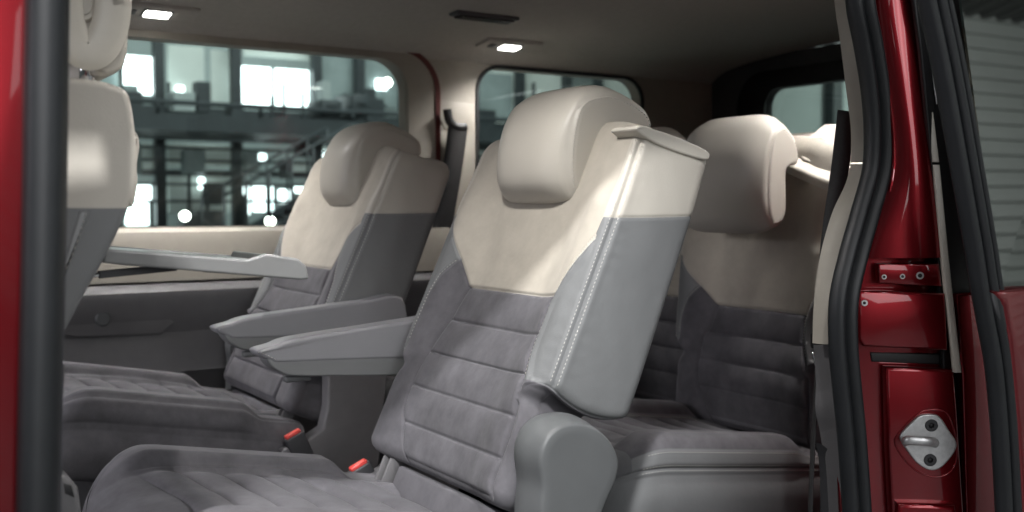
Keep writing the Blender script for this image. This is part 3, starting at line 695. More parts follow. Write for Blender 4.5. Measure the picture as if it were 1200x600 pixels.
v, f = sweep([(X0, YF-.01, -.05), (X1, YF-.01, -.05)], [(-.03, .0), (.03, .0), (.034, -.012), (.03, -.022), (-.03, -.022)], (0, 1, 0))
# lower side lining: cream sill, ledge, grey door panel
prof = [(YF-.015, -.062), (YF-.045, -.072), (YF-.055, -.10), (YF-.06, -.20), (YF-.03, -.205), (YF+.03, -.205), (YF+.03, -.062)]
def extr(prof, xa, xb):
    n = len(prof); V = [(xa, a, b) for a, b in prof]+[(xb, a, b) for a, b in prof]
    return V, [[j, (j+1) % n, n+(j+1) % n, n+j] for j in range(n)]+[list(range(n))[::-1], list(range(n, 2*n))]
mb = MB(); mb.add(*extr(prof, X0, 1.56)); mb.add(*extr([(a+.03, b) for a, b in prof], 1.562, X1)); mb.build('window_sill', TRIM, van, True, 30)
prof = [(YF-.055, -.206), (YF-.11, -.212), (YF-.125, -.222), (YF-.13, -.26), (YF-.10, -.33), (YF-.115, -.37), (YF-.13, -.43), (YF-.09, -.47), (YF-.05, -.85), (YF+.03, -.85), (YF+.03, -.206)]
mb = MB(); mb.add(*extr(prof, X0, 1.56)); mb.add(*extr([(a+.03, b) for a, b in prof], 1.562, X1)); lp = mb.build('lower_lining', PANEL, van, True, 40)
v, f = slab([onY(a, b, YF-.115) for a, b in [(60, 352), (150, 352), (185, 358), (205, 378), (190, 392), (90, 396), (60, 390)]], (0, -1, 0), .03, .006, 3); sp_o = mk('pocket_panel', v, f, PANEL, lp); sharp(sp_o, 50)
v, f = cyl(onY(119, 373, YF-.11), (0, -1, 0), .019, .02, 20, .004); kn = mk('knob', v, f, GRP, lp); sharp(kn, 50)
# headliner: one curved sheet with thickness
hp = catmull([(2.80, .448), (2.765, .470), (2.70, .490), (2.55, .508), (2.2, .53), (1.6, .535), (1.25, .52), (1.12, .475), (1.05, .41), (1.03, .345)], 6)
xs = np.linspace(X0, X1, 8); V = []; n = len(hp)
for off in (0, .03):
    for x in xs:
        for a, b in hp: V.append((x, a, b+off))
m = len(xs); Fc = []
for l in (0, 1):
    for i in range(m-1):
        for j in range(n-1):
            q = [l*m*n+i*n+j, l*m*n+i*n+j+1, l*m*n+(i+1)*n+j+1, l*m*n+(i+1)*n+j]; Fc.append(q if l == 0 else q[::-1])
hl = mk('headliner', V, Fc, HEADL, van)
# soft swage across the headliner and roof skin above
v, f = rbox(((X0+X1)/2, 1.92, .585), (X1-X0, 1.72, .02), .008); mk('roof', v, f, PAINT, van)
def ceil_z(Y): return float(np.interp(Y, hp[::-1, 0], hp[::-1, 1]))
# dome lamps and the roof vent
def dome(px, py, name='dome_lamp'):
    d = ray(px, py); Y = 2.5
    for _ in range(30):
        Y = ceil_z(Y)/d[2]*d[1]*.5+Y*.5 if d[2] > 0 else Y
        Y = min(max(Y, 1.3), 2.74)
    p = d*(Y/d[1]); z = ceil_z(Y)
    sl = math.atan2(ceil_z(Y+.05)-ceil_z(Y-.05), .1)
    ax = np.array([(1, 0, 0), (0, math.cos(sl), math.sin(sl)), (0, -math.sin(sl), math.cos(sl))])
    v, f = rbox((p[0], Y, z-.003), (.20, .085, .014), .006, ax, 3); h = mk(name, v, f, HEADL, van)
    v, f = rbox((p[0], Y, z-.0125), (.062, .040, .008), .003, ax, 2); mk('lens', v, f, LAMP, h)
    v, f = rbox((p[0]-.062, Y, z-.011), (.022, .030, .006), .002, ax, 2); mk('switch', v, f, PANEL, h)
    v, f = rbox((p[0], Y, z-.0105), (.074, .052, .004), .0018, ax, 2); mk('bezel', v, f, GRP, h)
    return p[0], Y, z
lamps = [dome(184, 11), dome(597, 51)]
def dome_at(X, Y):
    z = ceil_z(Y); sl = math.atan2(ceil_z(Y+.05)-ceil_z(Y-.05), .1)
    ax = np.array([(1, 0, 0), (0, math.cos(sl), math.sin(sl)), (0, -math.sin(sl), math.cos(sl))])
    v, f = rbox((X, Y, z-.003), (.20, .085, .014), .006, ax, 3); h = mk('dome_lamp', v, f, HEADL, van)
    v, f = rbox((X, Y, z-.0125), (.062, .040, .008), .003, ax, 2); mk('lens', v, f, LAMP, h)
    return X, Y, z-.01
lamps += [dome_at(lamps[0][0], 1.30), dome_at(1.76, 1.40)]
d = ray(568, 31); p = d*(2.42/d[1]); zc = ceil_z(2.42)
v, f = rbox((p[0], 2.42, zc-.003), (.20, .05, .012), .005); vt = mk('air_vent', v, f, PANEL, van)
mb = MB()
for i in range(5): mb.add(*rbox((p[0], 2.402+i*.009, zc-.010), (.17, .003, .008), 0))
mb.build('vent_slats', BLK, vt, False)
# tailgate with its window
og = [(1.10, -.85), (YF+.02, -.85), (YF+.02, .52), (1.10, .52)]
hole = rrect(1.30, 2.53, .02, .40, .06, 8)
to3x = lambda L, X: [(X, a, b) for a, b in L]
v, f = panel_holes(to3x(og, 2.70), [to3x(hole, 2.70)], (-1, 0, 0), .03); tg = mk('tailgate', v, f, DKP, van, False)
v, f = panel_holes(to3x(rrect(1.15, 2.66, -.06, .465, .12, 8), 2.69), [to3x(rrect(1.30, 2.53, .02, .402, .06, 8), 2.69)], (-1, 0, 0), .009); mk('window_frame', v, f, FRIT, tg, False)
v, f = rbox((2.715, 1.92, .21), (.005, 1.26, .42), 0); mk('rear_window', v, f, GLASS, tg, False)
v, f = rbox((.9, 1.93, -.88), (3.7, 1.80, .06), .01); mk('cabin_floor', v, f, CARPET, van)
# near side wall behind the door opening, unseen side of the quarter panel
v, f = rbox((2.08, 1.09, -.35), (1.22, .05, 1.72), .01); mk('quarter_panel', v, f, PAINT, van)
# belt guide on the rear pillar
gp = onY(536, 138, YF-.02)
v, f = slab([onY(a, b, YF-.003) for a, b in [(516, 118), (556, 122), (556, 150), (548, 156), (522, 152), (516, 140)]], (0, -1, 0), .003, .001); pp = mk('pillar_recess', v, f, TRIM, van)
mb = MB(); mb.add(*sweep(catmull([onY(a, b, YF-.035) for a, b in [(524, 128), (527, 142), (536, 149), (546, 149)]], 5), circ(.010, 10, .014), (0, 1, 0))); mb.build('belt_guide', BLK, van)
# C-pillar belt: hangs from the guide
bp_ = catmull([onY(a, b, YF-.04) for a, b in [(537, 147), (532, 185), (523, 240), (512, 300), (505, 345)]], 6)
v, f = sweep(bp_, [(-.034, -.001), (.034, -.001), (.034, .001), (-.034, .001)], (1, 0, 0)); o = mk('seat_belt', v, f, WEB)
tag(o, 'dark seat belt running down the cream pillar between the two far windows', 'seat belt')

# ------------------------------------------------------------------ front door pillar (picture's left edge)
bp0 = [onY(a, b, 1.03) for a, b in [(57, -60), (54, 100), (51, 300), (47, 480), (43, 700)]]
prof = [(-.019, .004), (-.016, -.012), (-.006, -.019), (.006, -.018), (.015, -.010), (.0185, .002), (.012, .018), (-.012, .018)]
prof = [(a, -b) for a, b in prof]; pr2 = catmull(prof, 4, True)
v, f = sweep(catmull(bp0, 6), pr2, (1, 0, 0)); ws = mk('front_door_seal', v, f, RUB, van)
pth = catmull([onY(a, b, 1.05) for a, b in [(76, -60), (74, 100), (71, 300), (67, 480), (64, 700)]], 6)
v, f = sweep(pth, circ(.005, 10), (1, 0, 0)); mk('seal_lip', v, f, RUBL, ws)
v, f = slab([onY(a, b, 1.035) for a, b in [(-120, -80), (46, -80), (44, 100), (41, 300), (37, 480), (33, 720), (-120, 720)]], (0, -1, 0), .05, .010, 4); mk('door_pillar', v, f, PAINT, van)
v, f = slab([onY(a, b, 1.10) for a, b in [(40, -80), (71, -80), (70, 300), (69.5, 525), (40, 525)]], (0, -1, 0), .02, .004); mk('pillar_lining', v, f, TRIM, van)

# ------------------------------------------------------------------ rear edge of the door opening
cs = [(1008, -60), (1008, 0), (1017, 50), (1025, 100), (1029, 150), (1027, 200), (1014, 250), (1000, 300), (989, 350), (988, 400), (992, 450), (997, 500), (1001, 550), (1005, 610), (1009, 680)]
path = catmull([onY(a, b, 1.045) for a, b in cs], 8)
prof = catmull([(-.021, .010), (-.020, -.004), (-.012, -.012), (-.004, -.009), (-.001, -.003), (.003, -.012), (.012, -.018), (.020, -.010), (.021, .006), (.012, .016), (-.012, .016)], 3, True)*np.array([1, -1])
v, f = sweep(path, prof, (1, 0, 0)); mk('rear_door_seal', v, f, RUB, van)
L_ = [(984, -60), (985, 0), (992, 50), (998, 100), (1004, 150), (1004, 190), (998, 215), (982, 250), (968, 300), (961, 350), (959, 403)]
R_ = [(1000, -60), (1000, 0), (1007, 50), (1014, 100), (1019, 150), (1018, 190), (1012, 220), (999, 250), (988, 300), (977, 350), (975, 403)]
def resamp(P, n):
    L = np.concatenate([[0], np.cumsum(np.linalg.norm(np.diff(P, axis=0), axis=1))]); q = np.linspace(0, L[-1], n)
    return np.stack([np.interp(q, L, P[:, k]) for k in range(3)], 1)
def strip(Ll, Rl, YL, YR, name, mat, thick=.012, bulge=.006, par=van):
    a = resamp(catmull([onY(x, y, YL) for x, y in Ll], 6), 40); b = resamp(catmull([onY(x, y, YR) for x, y in Rl], 6), 40); n = len(a); rows = []
    for k in range(7):
        t = k/6; q = a*(1-t)+b*t; q[:, 1] -= bulge*math.sin(math.pi*t); rows.append(q)
    rows += [b+np.array([0, thick, 0]), a+np.array([0, thick, 0])]
    V = np.vstack(rows); m = len(rows); Fc = [[i*n+j, ((i+1) % m)*n+j, ((i+1) % m)*n+j+1, i*n+j+1] for i in range(m) for j in range(n-1)]
    o = mk(name, V, Fc, mat, par); bm = bmesh.new(); bm.from_mesh(o.data); bmesh.ops.recalc_face_normals(bm, faces=bm.faces[:]); bm.to_mesh(o.data); bm.free(); return sharp(o, 50)
strip(L_[:6], R_[:6], 1.105, 1.085, 'pillar_trim', TRIM)
strip([(1003.5, 192)]+L_[6:], [(1017.5, 192)]+R_[6:], 1.105, 1.085, 'pillar_trim', TRIM)
strip([(960, 405), (963, 450), (962, 480), (968, 510), (974, 560), (976, 640)], [(980, 405), (983, 450), (986, 500), (989, 560), (994, 640)], 1.12, 1.085, 'lower_pillar_trim', PANEL)
strip([(962, 520), (966, 540), (968, 580), (968, 650)], [(980, 540), (985, 560), (988, 600), (990, 650)], 1.13, 1.11, 'lower_pillar_trim', DKP)
# pillar belt beside the third row
b3 = catmull([onY(a, b, 1.16) for a, b in [(992, 130), (984, 200), (974, 270), (966, 350), (960, 400), (955, 480), (951, 560), (948, 660)]], 6)
tw = np.linspace(0, 1, len(b3))[:, None]; tw = sstep(.42, .62, tw); v, f = sweep(b3, [(-.015, -.001), (.015, -.001), (.015, .001), (-.015, .001)], np.array([.84, -.54, 0])*(1-tw)+np.array([.62, .78, 0])*tw); o = mk('seat_belt', v, f, WEB)
tag(o, 'narrow black seat belt hanging down beside the cream trim of the rear door pillar', 'seat belt')
mb = MB(); mb.add(*rbox(onY(957, 399, 1.15), (.022, .012, .028), .005)); mb.build('belt_tongue', BLK, o)
v, f = rbox(onY(956, 421, 1.145), (.010, .004, .030), .002, [(.93, 0, .36), (0, 1, 0), (-.36, 0, .93)]); mk('belt_clip', v, f, CHR, o)

# painted jamb: plane through the seal side and the outer corner
J0 = np.array([1.345, 1.055, 0.0]); J1 = np.array([1.475, .955, 0.0]); jd = (J1-J0)/np.linalg.norm(J1-J0); JN = np.array([-jd[1]*-1, 0, 0])
JN = np.cross(np.array([0, 0, 1.0]), jd); JN = JN if JN[1] < 0 else -JN
def J(px, py, off=0.0): return onP(px, py, J0+JN*off, JN)
def jslab(pts, off, th, name, mat=PAINT, bev=.004, seg=3, par=van, ang=60, sm=0):
    q = [J(a, b, off) for a, b in pts]
    if sm: q = list(catmull(q, sm, True))
    v, f = slab(q, JN, th, bev, seg); o = mk(name, v, f, mat, par); return sharp(o, ang)
# upper pillar: a curved painted skin
def patch(Lp, Rp, offL, offR, name, mat, bulge, par=van, n=8, thick=.02):
    a = catmull([J(x, y, offL) for x, y in Lp], n); b = catmull([J(x, y, offR) for x, y in Rp], n); K = 12; rows = []
    for k in range(K+1):
        t = k/K; rows.append(a*(1-t)+b*t+JN*bulge*math.sin(math.pi*t)**.8)
    rows += [b-JN*thick, a-JN*thick]; m = len(rows); nn = len(a); V = np.vstack(rows)
    Fc = [[i*nn+j, ((i+1) % m)*nn+j, ((i+1) % m)*nn+j+1, i*nn+j+1] for i in range(m) for j in range(nn-1)]
    Fc += [[i*nn for i in range(m)], [i*nn+nn-1 for i in range(m)][::-1]]
    o = mk(name, V, Fc, mat, par); bm = bmesh.new(); bm.from_mesh(o.data); bmesh.ops.recalc_face_normals(bm, faces=bm.faces[:]); bm.to_mesh(o.data); bm.free(); return sharp(o, 60)
patch([(1022, -60), (1023, 0), (1038, 100), (1045, 160), (1044, 205), (1033, 245), (1021, 280), (1016, 302)], [(1072, -60), (1076, 0), (1082, 100), (1088, 160), (1094, 205), (1099, 245), (1102, 280), (1103, 302)], .004, .004, 'pillar_skin', PAINT, .010)
body = jslab([(985, -60), (1078, -60), (1092, 130), (1116, 435), (1136, 700), (990, 700), (975, 450), (975, 350), (1010, 240), (1020, 150)], -.034, .02, 'door_jamb', PAINT, .004)
jslab([(1029, 309), (1101, 309), (1104, 336), (1030, 332)], .000, .02, 'hinge_mount', PAINT, .003)
for px, py, r in ((1036, 324.5, .0040), (1057.5, 324, .0042), (1078, 323, .006)):
    v, f = cyl(J(px, py, .0002), JN, r, .0012, 20, .0004); sharp(mk('rivet', v, f, STEEL, van), 50)
    v, f = cyl(J(px, py, .0010), JN, r*.55, .0016, 16, .0004); sharp(mk('rivet', v, f, BLK, van), 50)
jslab([(1006, 341), (1034, 341), (1108, 344), (1111, 411), (1030, 407), (1012, 406), (1006, 398)], .008, .02, 'cover_plate', PAINT, .005, 4)
v, f = cyl(J(1013, 355, .0085), JN, .0052, .002, 20, .0006); sb = mk('screw', v, f, STEEL, van); sharp(sb, 50)
v, f = cyl(J(1013, 355, .0103), JN, .0026, .0008, 6); mk('screw_recess', v, f, BLK, sb)
jslab([(1020, 413), (1115, 415), (1117, 428), (1022, 424)], -.030, .02, 'gap_shade', BLK, .002)  # black strip standing in for the shade of the gap below the plate
lower = jslab([(1038, 430), (1118, 433), (1122, 480), (1136, 700), (1056, 700), (1044, 600), (1040, 520)], -.006, .02, 'striker_mount', PAINT, .006, 4)
# shallow raised rim around the striker
hexp = [(1081, 482), (1108, 482), (1121, 519), (1117, 549), (1097, 559), (1070, 549), (1050, 523), (1053, 508)]
hc = np.array([J(a, b, -.0055) for a, b in hexp]); hc = np.vstack([hc, hc[:2]])
v, f = sweep(catmull(hc, 4), circ(.0014, 8), JN, caps=False); mk('rim_bead', v, f, PAINT, lower)
# striker
sk = catmull([J(a, b, .000) for a, b in [(1079, 487), (1093, 485.5), (1102, 489), (1112, 504), (1121, 519), (1118, 531), (1107, 545), (1097, 551), (1086, 550), (1074, 542), (1064, 529), (1055.5, 516), (1057, 508), (1068, 496)]], 4, True)
v, f = slab(sk, JN, .007, .0022, 3); stk = mk('door_striker', v, f, STEEL, van); sharp(stk, 50)
lp_ = catmull([J(1062, 517, .002), J(1061, 517, .014), J(1068, 516, .0205), J(1085, 517, .0215), J(1094, 518, .015), J(1096, 519, .002)], 6)
v, f = sweep(lp_, circ(.0075, 14, .0060), (0, 0, 1)); mk('striker_loop', v, f, STEEL, stk)
for px, py in ((1091.5, 498.5), (1090, 539)):
    v, f = cyl(J(px, py, .0002), JN, .0098, .0022, 26, .0008); b_ = mk('bolt', v, f, DKP, stk); sharp(b_, 50)
    v, f = cyl(J(px, py, .0020), JN, .0048, .0010, 6); mk('bolt_socket', v, f, BLK, b_)
jslab([(1052, 590), (1120, 592), (1136, 700), (1050, 700)], .010, .02, 'lower_step', PAINT, .008, 5)
# beige edge strips
jslab([(1086, 131), (1094, 131), (1101, 190), (1093, 190)], .012, .012, 'edge_strip', CRP, .002)
jslab([(1093.5, 193), (1101.5, 193), (1112, 300), (1127, 437), (1119, 437), (1104, 300)], .012, .012, 'edge_strip', CRP, .002)
# drips of sealer on the outer flange
for pts in ([(1084, 10), (1085, 34), (1087, 44)], [(1091, 66), (1094, 95), (1098, 122)], [(1086, 50), (1093, 42)]):
    v, f = tube(catmull([J(a, b, .014) for a, b in pts], 6), .0011, 8); mk('sealer_bead', v, f, STEEL, van)

# ------------------------------------------------------------------ sliding door, pushed back outside the body
YD = .86
ds = [(1085, -60), (1098, 0), (1113, 70), (1126, 140), (1140, 220), (1152, 290), (1158, 330), (1165, 370), (1174, 420), (1180, 480), (1184, 540), (1187, 600), (1190, 680)]
slid = catmull([onY(a, b, YD) for a, b in ds], 6)
v, f = slab([onY(a, b, YD-.015) for a, b in [(1164, 341), (1181, 338), (1260, 330), (1260, 720), (1204, 720), (1200, 600), (1194, 500), (1188, 440), (1184, 400), (1177, 360)]], (0, -1, .0), .03, .008, 4)
door = mk('sliding_door', v, f, PAINT, van); sharp(door, 50)
prof = catmull([(-.024, .014), (-.024, -.004), (-.018, -.008), (-.010, -.007), (-.0085, .001), (-.007, -.009), (.000, -.013), (.007, -.010), (.0085, .000), (.010, -.010), (.016, -.012), (.022, -.007), (.024, .004), (.022, .014)], 3, True)*np.array([1, -1])
v, f = sweep(slid, prof, (1, 0, 0)); mk('door_seal', v, f, RUB, door)
p2 = catmull([onY(a, b, YD+.006) for a, b in [(1076, -60), (1089, 0), (1104, 70), (1117, 140), (1131, 220), (1142, 290), (1146, 328)]], 6)
v, f = sweep(p2, [(-.009, .003), (-.009, -.003), (.009, -.004), (.009, .003)], (1, 0, 0)); mk('flock_strip', v, f, RUBL, door)
v, f = slab([onY(a, b, .965) for a, b in [(1122, 345), (1180, 340), (1195, 420), (1215, 720), (1137, 720), (1129, 440)]], (-.35, -.93, 0), .02, .004); mk('inner_edge', v, f, PAINT, door)
v, f = slab([onY(a, b, .985) for a, b in [(1064, -60), (1150, -60), (1175, 220), (1195, 420), (1215, 720), (1116, 720), (1106, 420), (1096, 230), (1080, 60)]], (-.35, -.93, 0), .01, .002); mk('edge_lining_shade', v, f, BLK, door)  # black rubber edge on top; below it the black stands in for gap shade
# glass leans inwards at the top
ga = [onY(a, b, YD-.004) for a, b in [(1172, 336), (1300, 330)]]; gb = [onY(a, b, YD+.06) for a, b in [(1118, -60), (1300, -60)]]
v, f = slab([ga[0], ga[1], gb[1], gb[0]], (0, -1, 0), .004, 0); mk('door_window', v, f, DGLASS, door, False)
bl = catmull([onY(a, b, YD+.03) for a, b in [(1150, 178), (1170, 168), (1190, 157), (1230, 140)]], 5)
v, f = sweep(bl, [(-.003, -.004), (.003, -.004), (.003, .004), (-.003, .004)], (0, 1, 0)); mk('window_trim', v, f, FRIT, door)
tri = slab([onY(a, b, YD-.012) for a, b in [(1163, 343), (1174, 346), (1183, 358), (1185, 372), (1181, 384), (1176, 390)]], (0, -1, 0), .012, .003); mk('corner_cap', tri[0], tri[1], DKP, door)

# ------------------------------------------------------------------ the hall around
def S(o, kind='structure'): o['kind'] = kind; return o
FLOORM = plain('hall_floor', (.22, .22, .22), .35, amt=.12, mscale=1.2)
v, f = rbox((4, 3, -1.40), (90, 90, .1), 0); S(mk('hall_floor', v, f, FLOORM, None, False))
WALLM = plain('hall_wall_paint', (.30, .34, .33), .7, amt=.06, mscale=2)
PALE = plain('pale_panel', (.56, .60, .56), .6, amt=.06, mscale=2)
DARKS = plain('dark_steel', (.03, .037, .04), .5, amt=.2, mscale=5)
MIDS = plain('teal_glazing', (.24, .285, .28), .25, amt=.3, mscale=1.2)
def at14(px, py, Y=14.0): return onY(px, py, Y)
v, f = rbox((8, 15.2, 2.6), (46, .3, 8), 0); S(mk('hall_wall', v, f, WALLM, None, False))
v, f = rbox((-14, 4, 2.6), (.3, 24, 8), 0); S(mk('hall_side_wall', v, f, WALLM, None, False))
# glazed office front: two storeys of framed bays
of = empty('office_front', (4, 14, -1.35)); tag(of, 'two-storey glazed office front with dark steel frames beyond the van windows', 'building')
def bay(px0, py0, px1, py1, mat, Y=14.0, name='window'):
    a, b = onY(px0, py0, Y), onY(px1, py1, Y)
    v, f = rbox(((a[0]+b[0])/2, Y, (a[2]+b[2])/2), (abs(b[0]-a[0]), .04, abs(a[2]-b[2])), .02); return mk(name, v, f, mat, of, False)
for q in [(60, 45, 138, 128), (366, 60, 420, 128), (424, 60, 470, 128)]: bay(*q, MIDS)
for q in [(246, 58, 280, 128), (196, 52, 240, 128), (284, 45, 366, 72), (150, 168, 190, 204), (196, 168, 270, 196), (366, 172, 412, 200), (196, 204, 270, 250), (340, 190, 364, 208)]: bay(*q, PALE, 14.05)
for q in [(283, 77, 318, 126), (322, 80, 362, 130), (140, 64, 186, 112), (146, 214, 178, 264), (296, 216, 320, 248), (284, 218, 293, 252), (326, 222, 340, 238), (345, 216, 358, 226), (328, 242, 352, 262), (362, 238, 372, 250), (440, 92, 454, 106), (170, 96, 176, 110), (206, 100, 216, 112), (386, 150, 396, 157), (300, 180, 312, 188), (232, 208, 240, 222), (376, 176, 384, 190), (404, 216, 420, 224), (430, 150, 446, 160)]: bay(*q, LITW, 13.9)
for q in [(556, 70, 575, 200), (577, 70, 606, 170), (614, 70, 658, 170), (700, 60, 760, 140)]: bay(*q, PALE, 14.0)
for q in [(560, 84, 600, 140)]: bay(*q, MIDS, 13.95)
for px in (188, 278, 372, 422, 476, 540, 609, 664, 700, 760):
    a = onY(px, 240, 13.8); v, f = rbox((a[0], 13.8, 1.2), (.13, .13, 5.2), 0); mk('steel_column', v, f, DARKS, of, False)
for (y0, Y, h) in ((134, 13.7, .09), (163, 13.7, .10), (204, 13.75, .08)):
    a = onY(300, y0, Y); v, f = rbox((6, Y, a[2]), (22, .12, h), 0); mk('cross_beam', v, f, DARKS, of, False)
rnd = random.Random(11)
x = -6.0
while x < 14:
    w_ = rnd.uniform(.14, .5); z0 = rnd.choice((-.6, .9)); h_ = rnd.uniform(.5, 1.1)
    v, f = rbox((x, 13.62, z0+h_/2), (.035, .05, h_), 0); mk('mullion', v, f, DARKS, of, False)
    if rnd.random() < .6: v, f = rbox((x+w_/2, 13.64, z0+rnd.uniform(.2, .9)*h_), (w_, .04, .035), 0); mk('transom', v, f, DARKS, of, False)
    if rnd.random() < .55:
        v, f = rbox((x+w_*.5, 13.2, rnd.choice((-.45, 1.0))+rnd.uniform(0, .25)), (rnd.uniform(.15, .45), .3, rnd.uniform(.2, .5)), .01); mk('cabinet', v, f, DARKS, of, False)
    x += w_
for k in range(16):
    a_ = rnd.uniform(-5, 11); z_ = rnd.choice((-.9, -.5, .7)); v, f = tube([(a_, 13.0, z_), (a_+rnd.choice((-1, 1))*rnd.uniform(.5, 1.1), 13.0, z_+rnd.uniform(.5, .9))], .035, 6); mk('brace', v, f, DARKS, of)
for q in [(142, 100, 160, 130), (200, 108, 226, 132), (228, 96, 244, 132), (374, 96, 384, 132), (396, 112, 420, 130), (426, 104, 436, 130), (154, 168, 164, 206), (214, 176, 238, 204), (286, 178, 300, 206), (330, 186, 338, 210), (348, 168, 362, 184), (240, 214, 262, 240), (372, 206, 396, 232)]:
    a_, b_ = onY(q[0], q[1], 13.3), onY(q[2], q[3], 13.3); v, f = rbox(((a_[0]+b_[0])/2, 13.3, (a_[2]+b_[2])/2), (b_[0]-a_[0], .25, a_[2]-b_[2]), .01); mk('cabinet', v, f, [DARKS, MIDS, WALLM][int(q[0]) % 3], of, False)
for y_ in (176, 190, 217, 236):
    a_ = onY(300, y_, 13.4); v, f = rbox((3.5, 13.4, a_[2]), (15, .05, .035), 0); mk('rail', v, f, DARKS, of, False)
# walkway with railing
wk = empty('walkway', (3, 12.6, -1.35)); tag(wk, 'dark raised steel walkway with a thin railing crossing the far window', 'walkway')
a = onY(250, 149, 12.6); v, f = rbox((4.5, 12.6, a[2]), (15, 1.2, .20), 0); mk('deck', v, f, DARKS, wk, False)
mb = MB()
mb.add(*tube([(-3, 12.0, a[2]+.22), (12, 12.0, a[2]+.22)], .03, 6))
mb.build('handrail', DARKS, wk)
for i in range(13):
    x = -3+i*1.2; v, f = tube([(x, 12.0, a[2]+.1), (x, 12.0, a[2]+.24)], .025, 6); mk('post', v, f, DARKS, wk)
# staircase
stc = empty('staircase', (2.4, 11.4, -1.35)); tag(stc, 'dark metal staircase rising to the right below the walkway', 'staircase')
s0, s1 = onY(250, 310, 11.2), onY(400, 222, 11.2)
for Y in (10.8, 11.6):
    v, f = sweep([(s0[0], Y, s0[2]), (s1[0], Y, s1[2])], [(-.03, -.11), (.03, -.11), (.03, .11), (-.03, .11)], (0, 1, 0)); mk('stringer', v, f, DARKS, stc, False)
    v, f = tube([(s0[0], Y, s0[2]+.75), (s1[0], Y, s1[2]+.75)], .018, 6); mk('handrail', v, f, DARKS, stc)
    for k in range(7):
        p = s0+(s1-s0)*k/6; v, f = tube([(p[0], Y, p[2]), (p[0], Y, p[2]+.75)], .016, 6); mk('baluster', v, f, DARKS, stc)
for k in range(12):
    p = s0+(s1-s0)*(k+.5)/12; v, f = rbox((p[0], 11.2, p[2]), (.24, .8, .04), 0); mk('tread', v, f, DARKS, stc, False)
# hall spots seen as bright points
for px, py, lab in ((217, 253, 'small bright round spot lamp low in the far window, left one'), (316, 259, 'small bright round spot lamp at the window sill, right one'), (452, 98, 'small bright lamp high in the far window corner')):
    p = onY(px, py, 11.0); v, f = cyl(p+np.array([0, 0, 0]), (-.3, -1, 0), .05, .12, 18); o = mk('spot_lamp', v, f, [DARKS]); me = o.data; me.materials.append(LITS)
    me.polygons[len(me.polygons)-1].material_index = 1; tag(o, lab, 'lamp', 'small spot lamps in the hall')
# equipment cases on the walkway, out of focus
for k, (a_, b_, c_, d_, lab) in enumerate([(368, 118, 392, 138, 'dark equipment case on the walkway under the right bright panes'), (404, 112, 424, 138, 'taller dark equipment case further right on the walkway')]):
    p, q = onY(a_, b_, 12.3), onY(c_, d_, 12.3); mb = MB(); mb.add(*rbox((p+q)/2, (abs(q[0]-p[0]), .5, abs(q[2]-p[2])), .02)); mb.add(*rbox((p+q)/2+np.array([0, -.26, .03]), (.12, .03, .04), .005)); o = mb.build('equipment_case', DARKS); tag(o, lab, 'case')
# slatted rear hall wall seen through the tailgate glass, ceiling with ribs overhead, shutter wall behind the camera
mb = MB(); mb.add(*rbox((31, 10, 2.6), (.2, 40, 8), 0))
for i in range(26): mb.add(*rbox((30.86, 10, -1.2+i*.3), (.08, 40, .05), 0))
S(mb.build('hall_end_wall', PALE, None, False))
er = empty('steel_frame', (20, 17, -1.35)); tag(er, 'dark steel posts standing outside behind the tailgate window', 'frame')
for px in (948, 962, 976): 
    p = onX(px, 110, 18); v, f = rbox((p[0], p[1], 1.0), (.3, .3, 5), 0); mk('post', v, f, DARKS, er, False)
DARKR = plain('grey_rib', (.12, .125, .12), .7, amt=.05, mscale=1)
RIB = plain('ribbed_ceiling', (.42, .44, .42), .7, amt=.05, mscale=1)
mb = MB(); mb.add(*rbox((8, 3, 6.55), (50, 26, .1), 0))
for i in range(90): mb.add(*rbox((-15.5+i*.5, 3, 6.38), (.20, 26, .24), 0), 1)
S(mb.build('hall_ceiling', [RIB, DARKR], None, False))
v, f = rbox((8, -9.5, 2.6), (46, .3, 8), 0); mb = MB(); mb.add(v, f)
for i in range(26): mb.add(*rbox((10, -9.32, -1.2+i*.3), (42, .10, .11), .02))
S(mb.build('hall_back_wall', RIB, None, False))

GLOWB = emit('reflection_glow', (.95, .98, 1), 1.7)
bw = [o for o in bpy.data.objects if o.name.startswith('hall_back_wall')][0]
for i in range(9):
    v, f = rbox((-9+i*3.1, -9.25, 2.3), (1.5, .06, 1.7), .02); mk('window', v, f, GLOWB, bw, False)  # glowing panel added behind the camera for paint reflections and soft fill
# ------------------------------------------------------------------ lights
def area(name, p, target, size, power, col=(1, 1, 1), sy=None):
    l = bpy.data.lights.new(name, 'AREA'); l.energy = power; l.color = col; l.size = size
    if sy: l.shape = 'RECTANGLE'; l.size_y = sy
    o = bpy.data.objects.new(name, l); COL.objects.link(o); o.location = (p[0], p[1], p[2]+ZC)
    o.rotation_euler = (Vector(target)-Vector(p)).to_track_quat('-Z', 'Y').to_euler(); return o
for k, (x, y, z) in enumerate(((-2.5, -2.6, 4.6), (.8, -4.2, 4.6), (3.6, -2.4, 4.6))): area('hall_strip_light', (x, y, z), (1.3, 1.6, -.2), .22, (38, 70, 28)[k], (.97, .98, 1), 4.5)
area('hall_fill_light', (-.8, -4.5, 1.6), (1.2, 1.8, -.2), 3.0, 85, (.97, .98, 1))
def spot(name, p, target, ang, power, soft=.2):
    l = bpy.data.lights.new(name, 'SPOT'); l.energy = power; l.spot_size = R(ang); l.spot_blend = .8; l.shadow_soft_size = soft
    o = bpy.data.objects.new(name, l); COL.objects.link(o); o.location = (p[0], p[1], p[2]+ZC); o.rotation_euler = (Vector(target)-Vector(p)).to_track_quat('-Z', 'Y').to_euler()
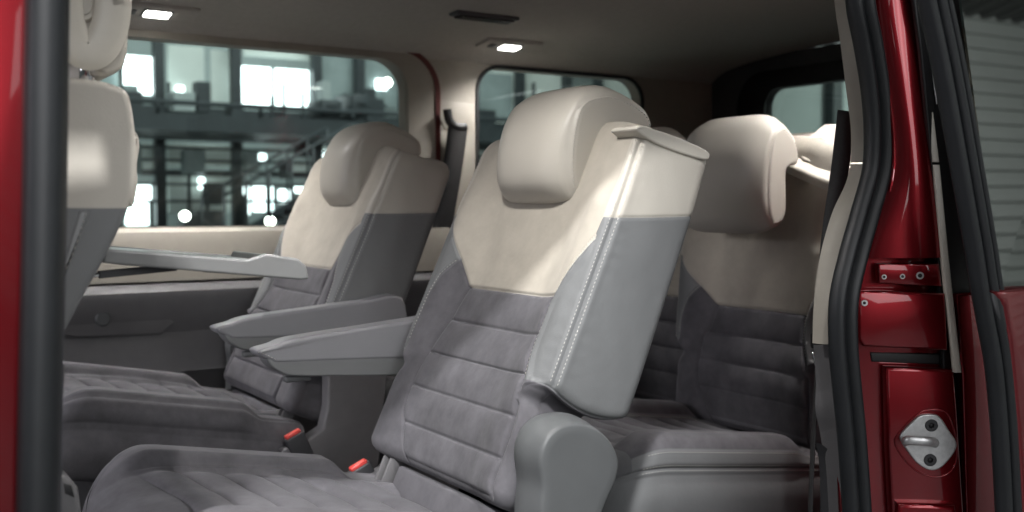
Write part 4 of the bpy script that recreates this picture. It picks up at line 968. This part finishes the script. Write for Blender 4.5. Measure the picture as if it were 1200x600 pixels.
spot('hall_key_light', (-2.0, -2.3, 4.15), (.66, 1.42, -.10), 13, 2500, .19)
spot('front_seat_fill_light', (.2, -3.8, .85), (.06, 1.3, .08), 22, 60)  # spot added only to brighten the side of the front seat
area('hall_front_light', (-4.2, 2.6, 1.9), (.6, 2.2, -.3), 2.6, 240, (.95, .93, 1))
area('hall_far_light', (5.0, 8.5, 5.6), (5.0, 9.5, 0), 6, 900, (.95, .99, 1))
area('hall_rear_light', (22, 6, 5.5), (30, 14, 2), 5, 3000, (.93, 1, .97))
area('added_wall_wash', (14, -1.5, 5.6), (14, -9.5, 2.4), 6, 1500, (1, 1, 1))  # added light on the back wall, lifts its reflection in the door glass
for (x, y, z), pw in zip(lamps, (30, 12, 22, 22)):
    l = bpy.data.lights.new('dome_lamp_light', 'SPOT'); l.energy = pw; l.spot_size = R(135); l.spot_blend = 1; l.shadow_soft_size = .03; l.color = (1, .975, .95)
    o = bpy.data.objects.new('dome_lamp_light', l); COL.objects.link(o); o.location = (x, y, z-.035+ZC)
w = bpy.data.worlds.new('World'); bpy.context.scene.world = w; w.use_nodes = True
w.node_tree.nodes['Background'].inputs[0].default_value = (.85, .93, 1, 1); w.node_tree.nodes['Background'].inputs[1].default_value = .10

# ------------------------------------------------------------------ camera
cam = bpy.data.cameras.new('camera'); co = bpy.data.objects.new('camera', cam); COL.objects.link(co)
cam.sensor_width = 36; cam.lens = 36; cam.clip_end = 200; cam.clip_start = .05
co.location = (0, 0, ZC)
M = Matrix((tuple(RT), tuple(UP), tuple(-FW))).transposed(); co.rotation_euler = M.to_euler()
cam.dof.use_dof = True; cam.dof.focus_distance = 1.66; cam.dof.aperture_fstop = 36e-3/.0095
sc = bpy.context.scene; sc.camera = co
sc.view_settings.view_transform = 'Standard'; sc.view_settings.look = 'None'; sc.view_settings.exposure = 0; sc.view_settings.gamma = 1
sc.cycles.use_denoising = True
sc.cycles.max_bounces = 8; sc.cycles.diffuse_bounces = 4; sc.cycles.sample_clamp_indirect = 6
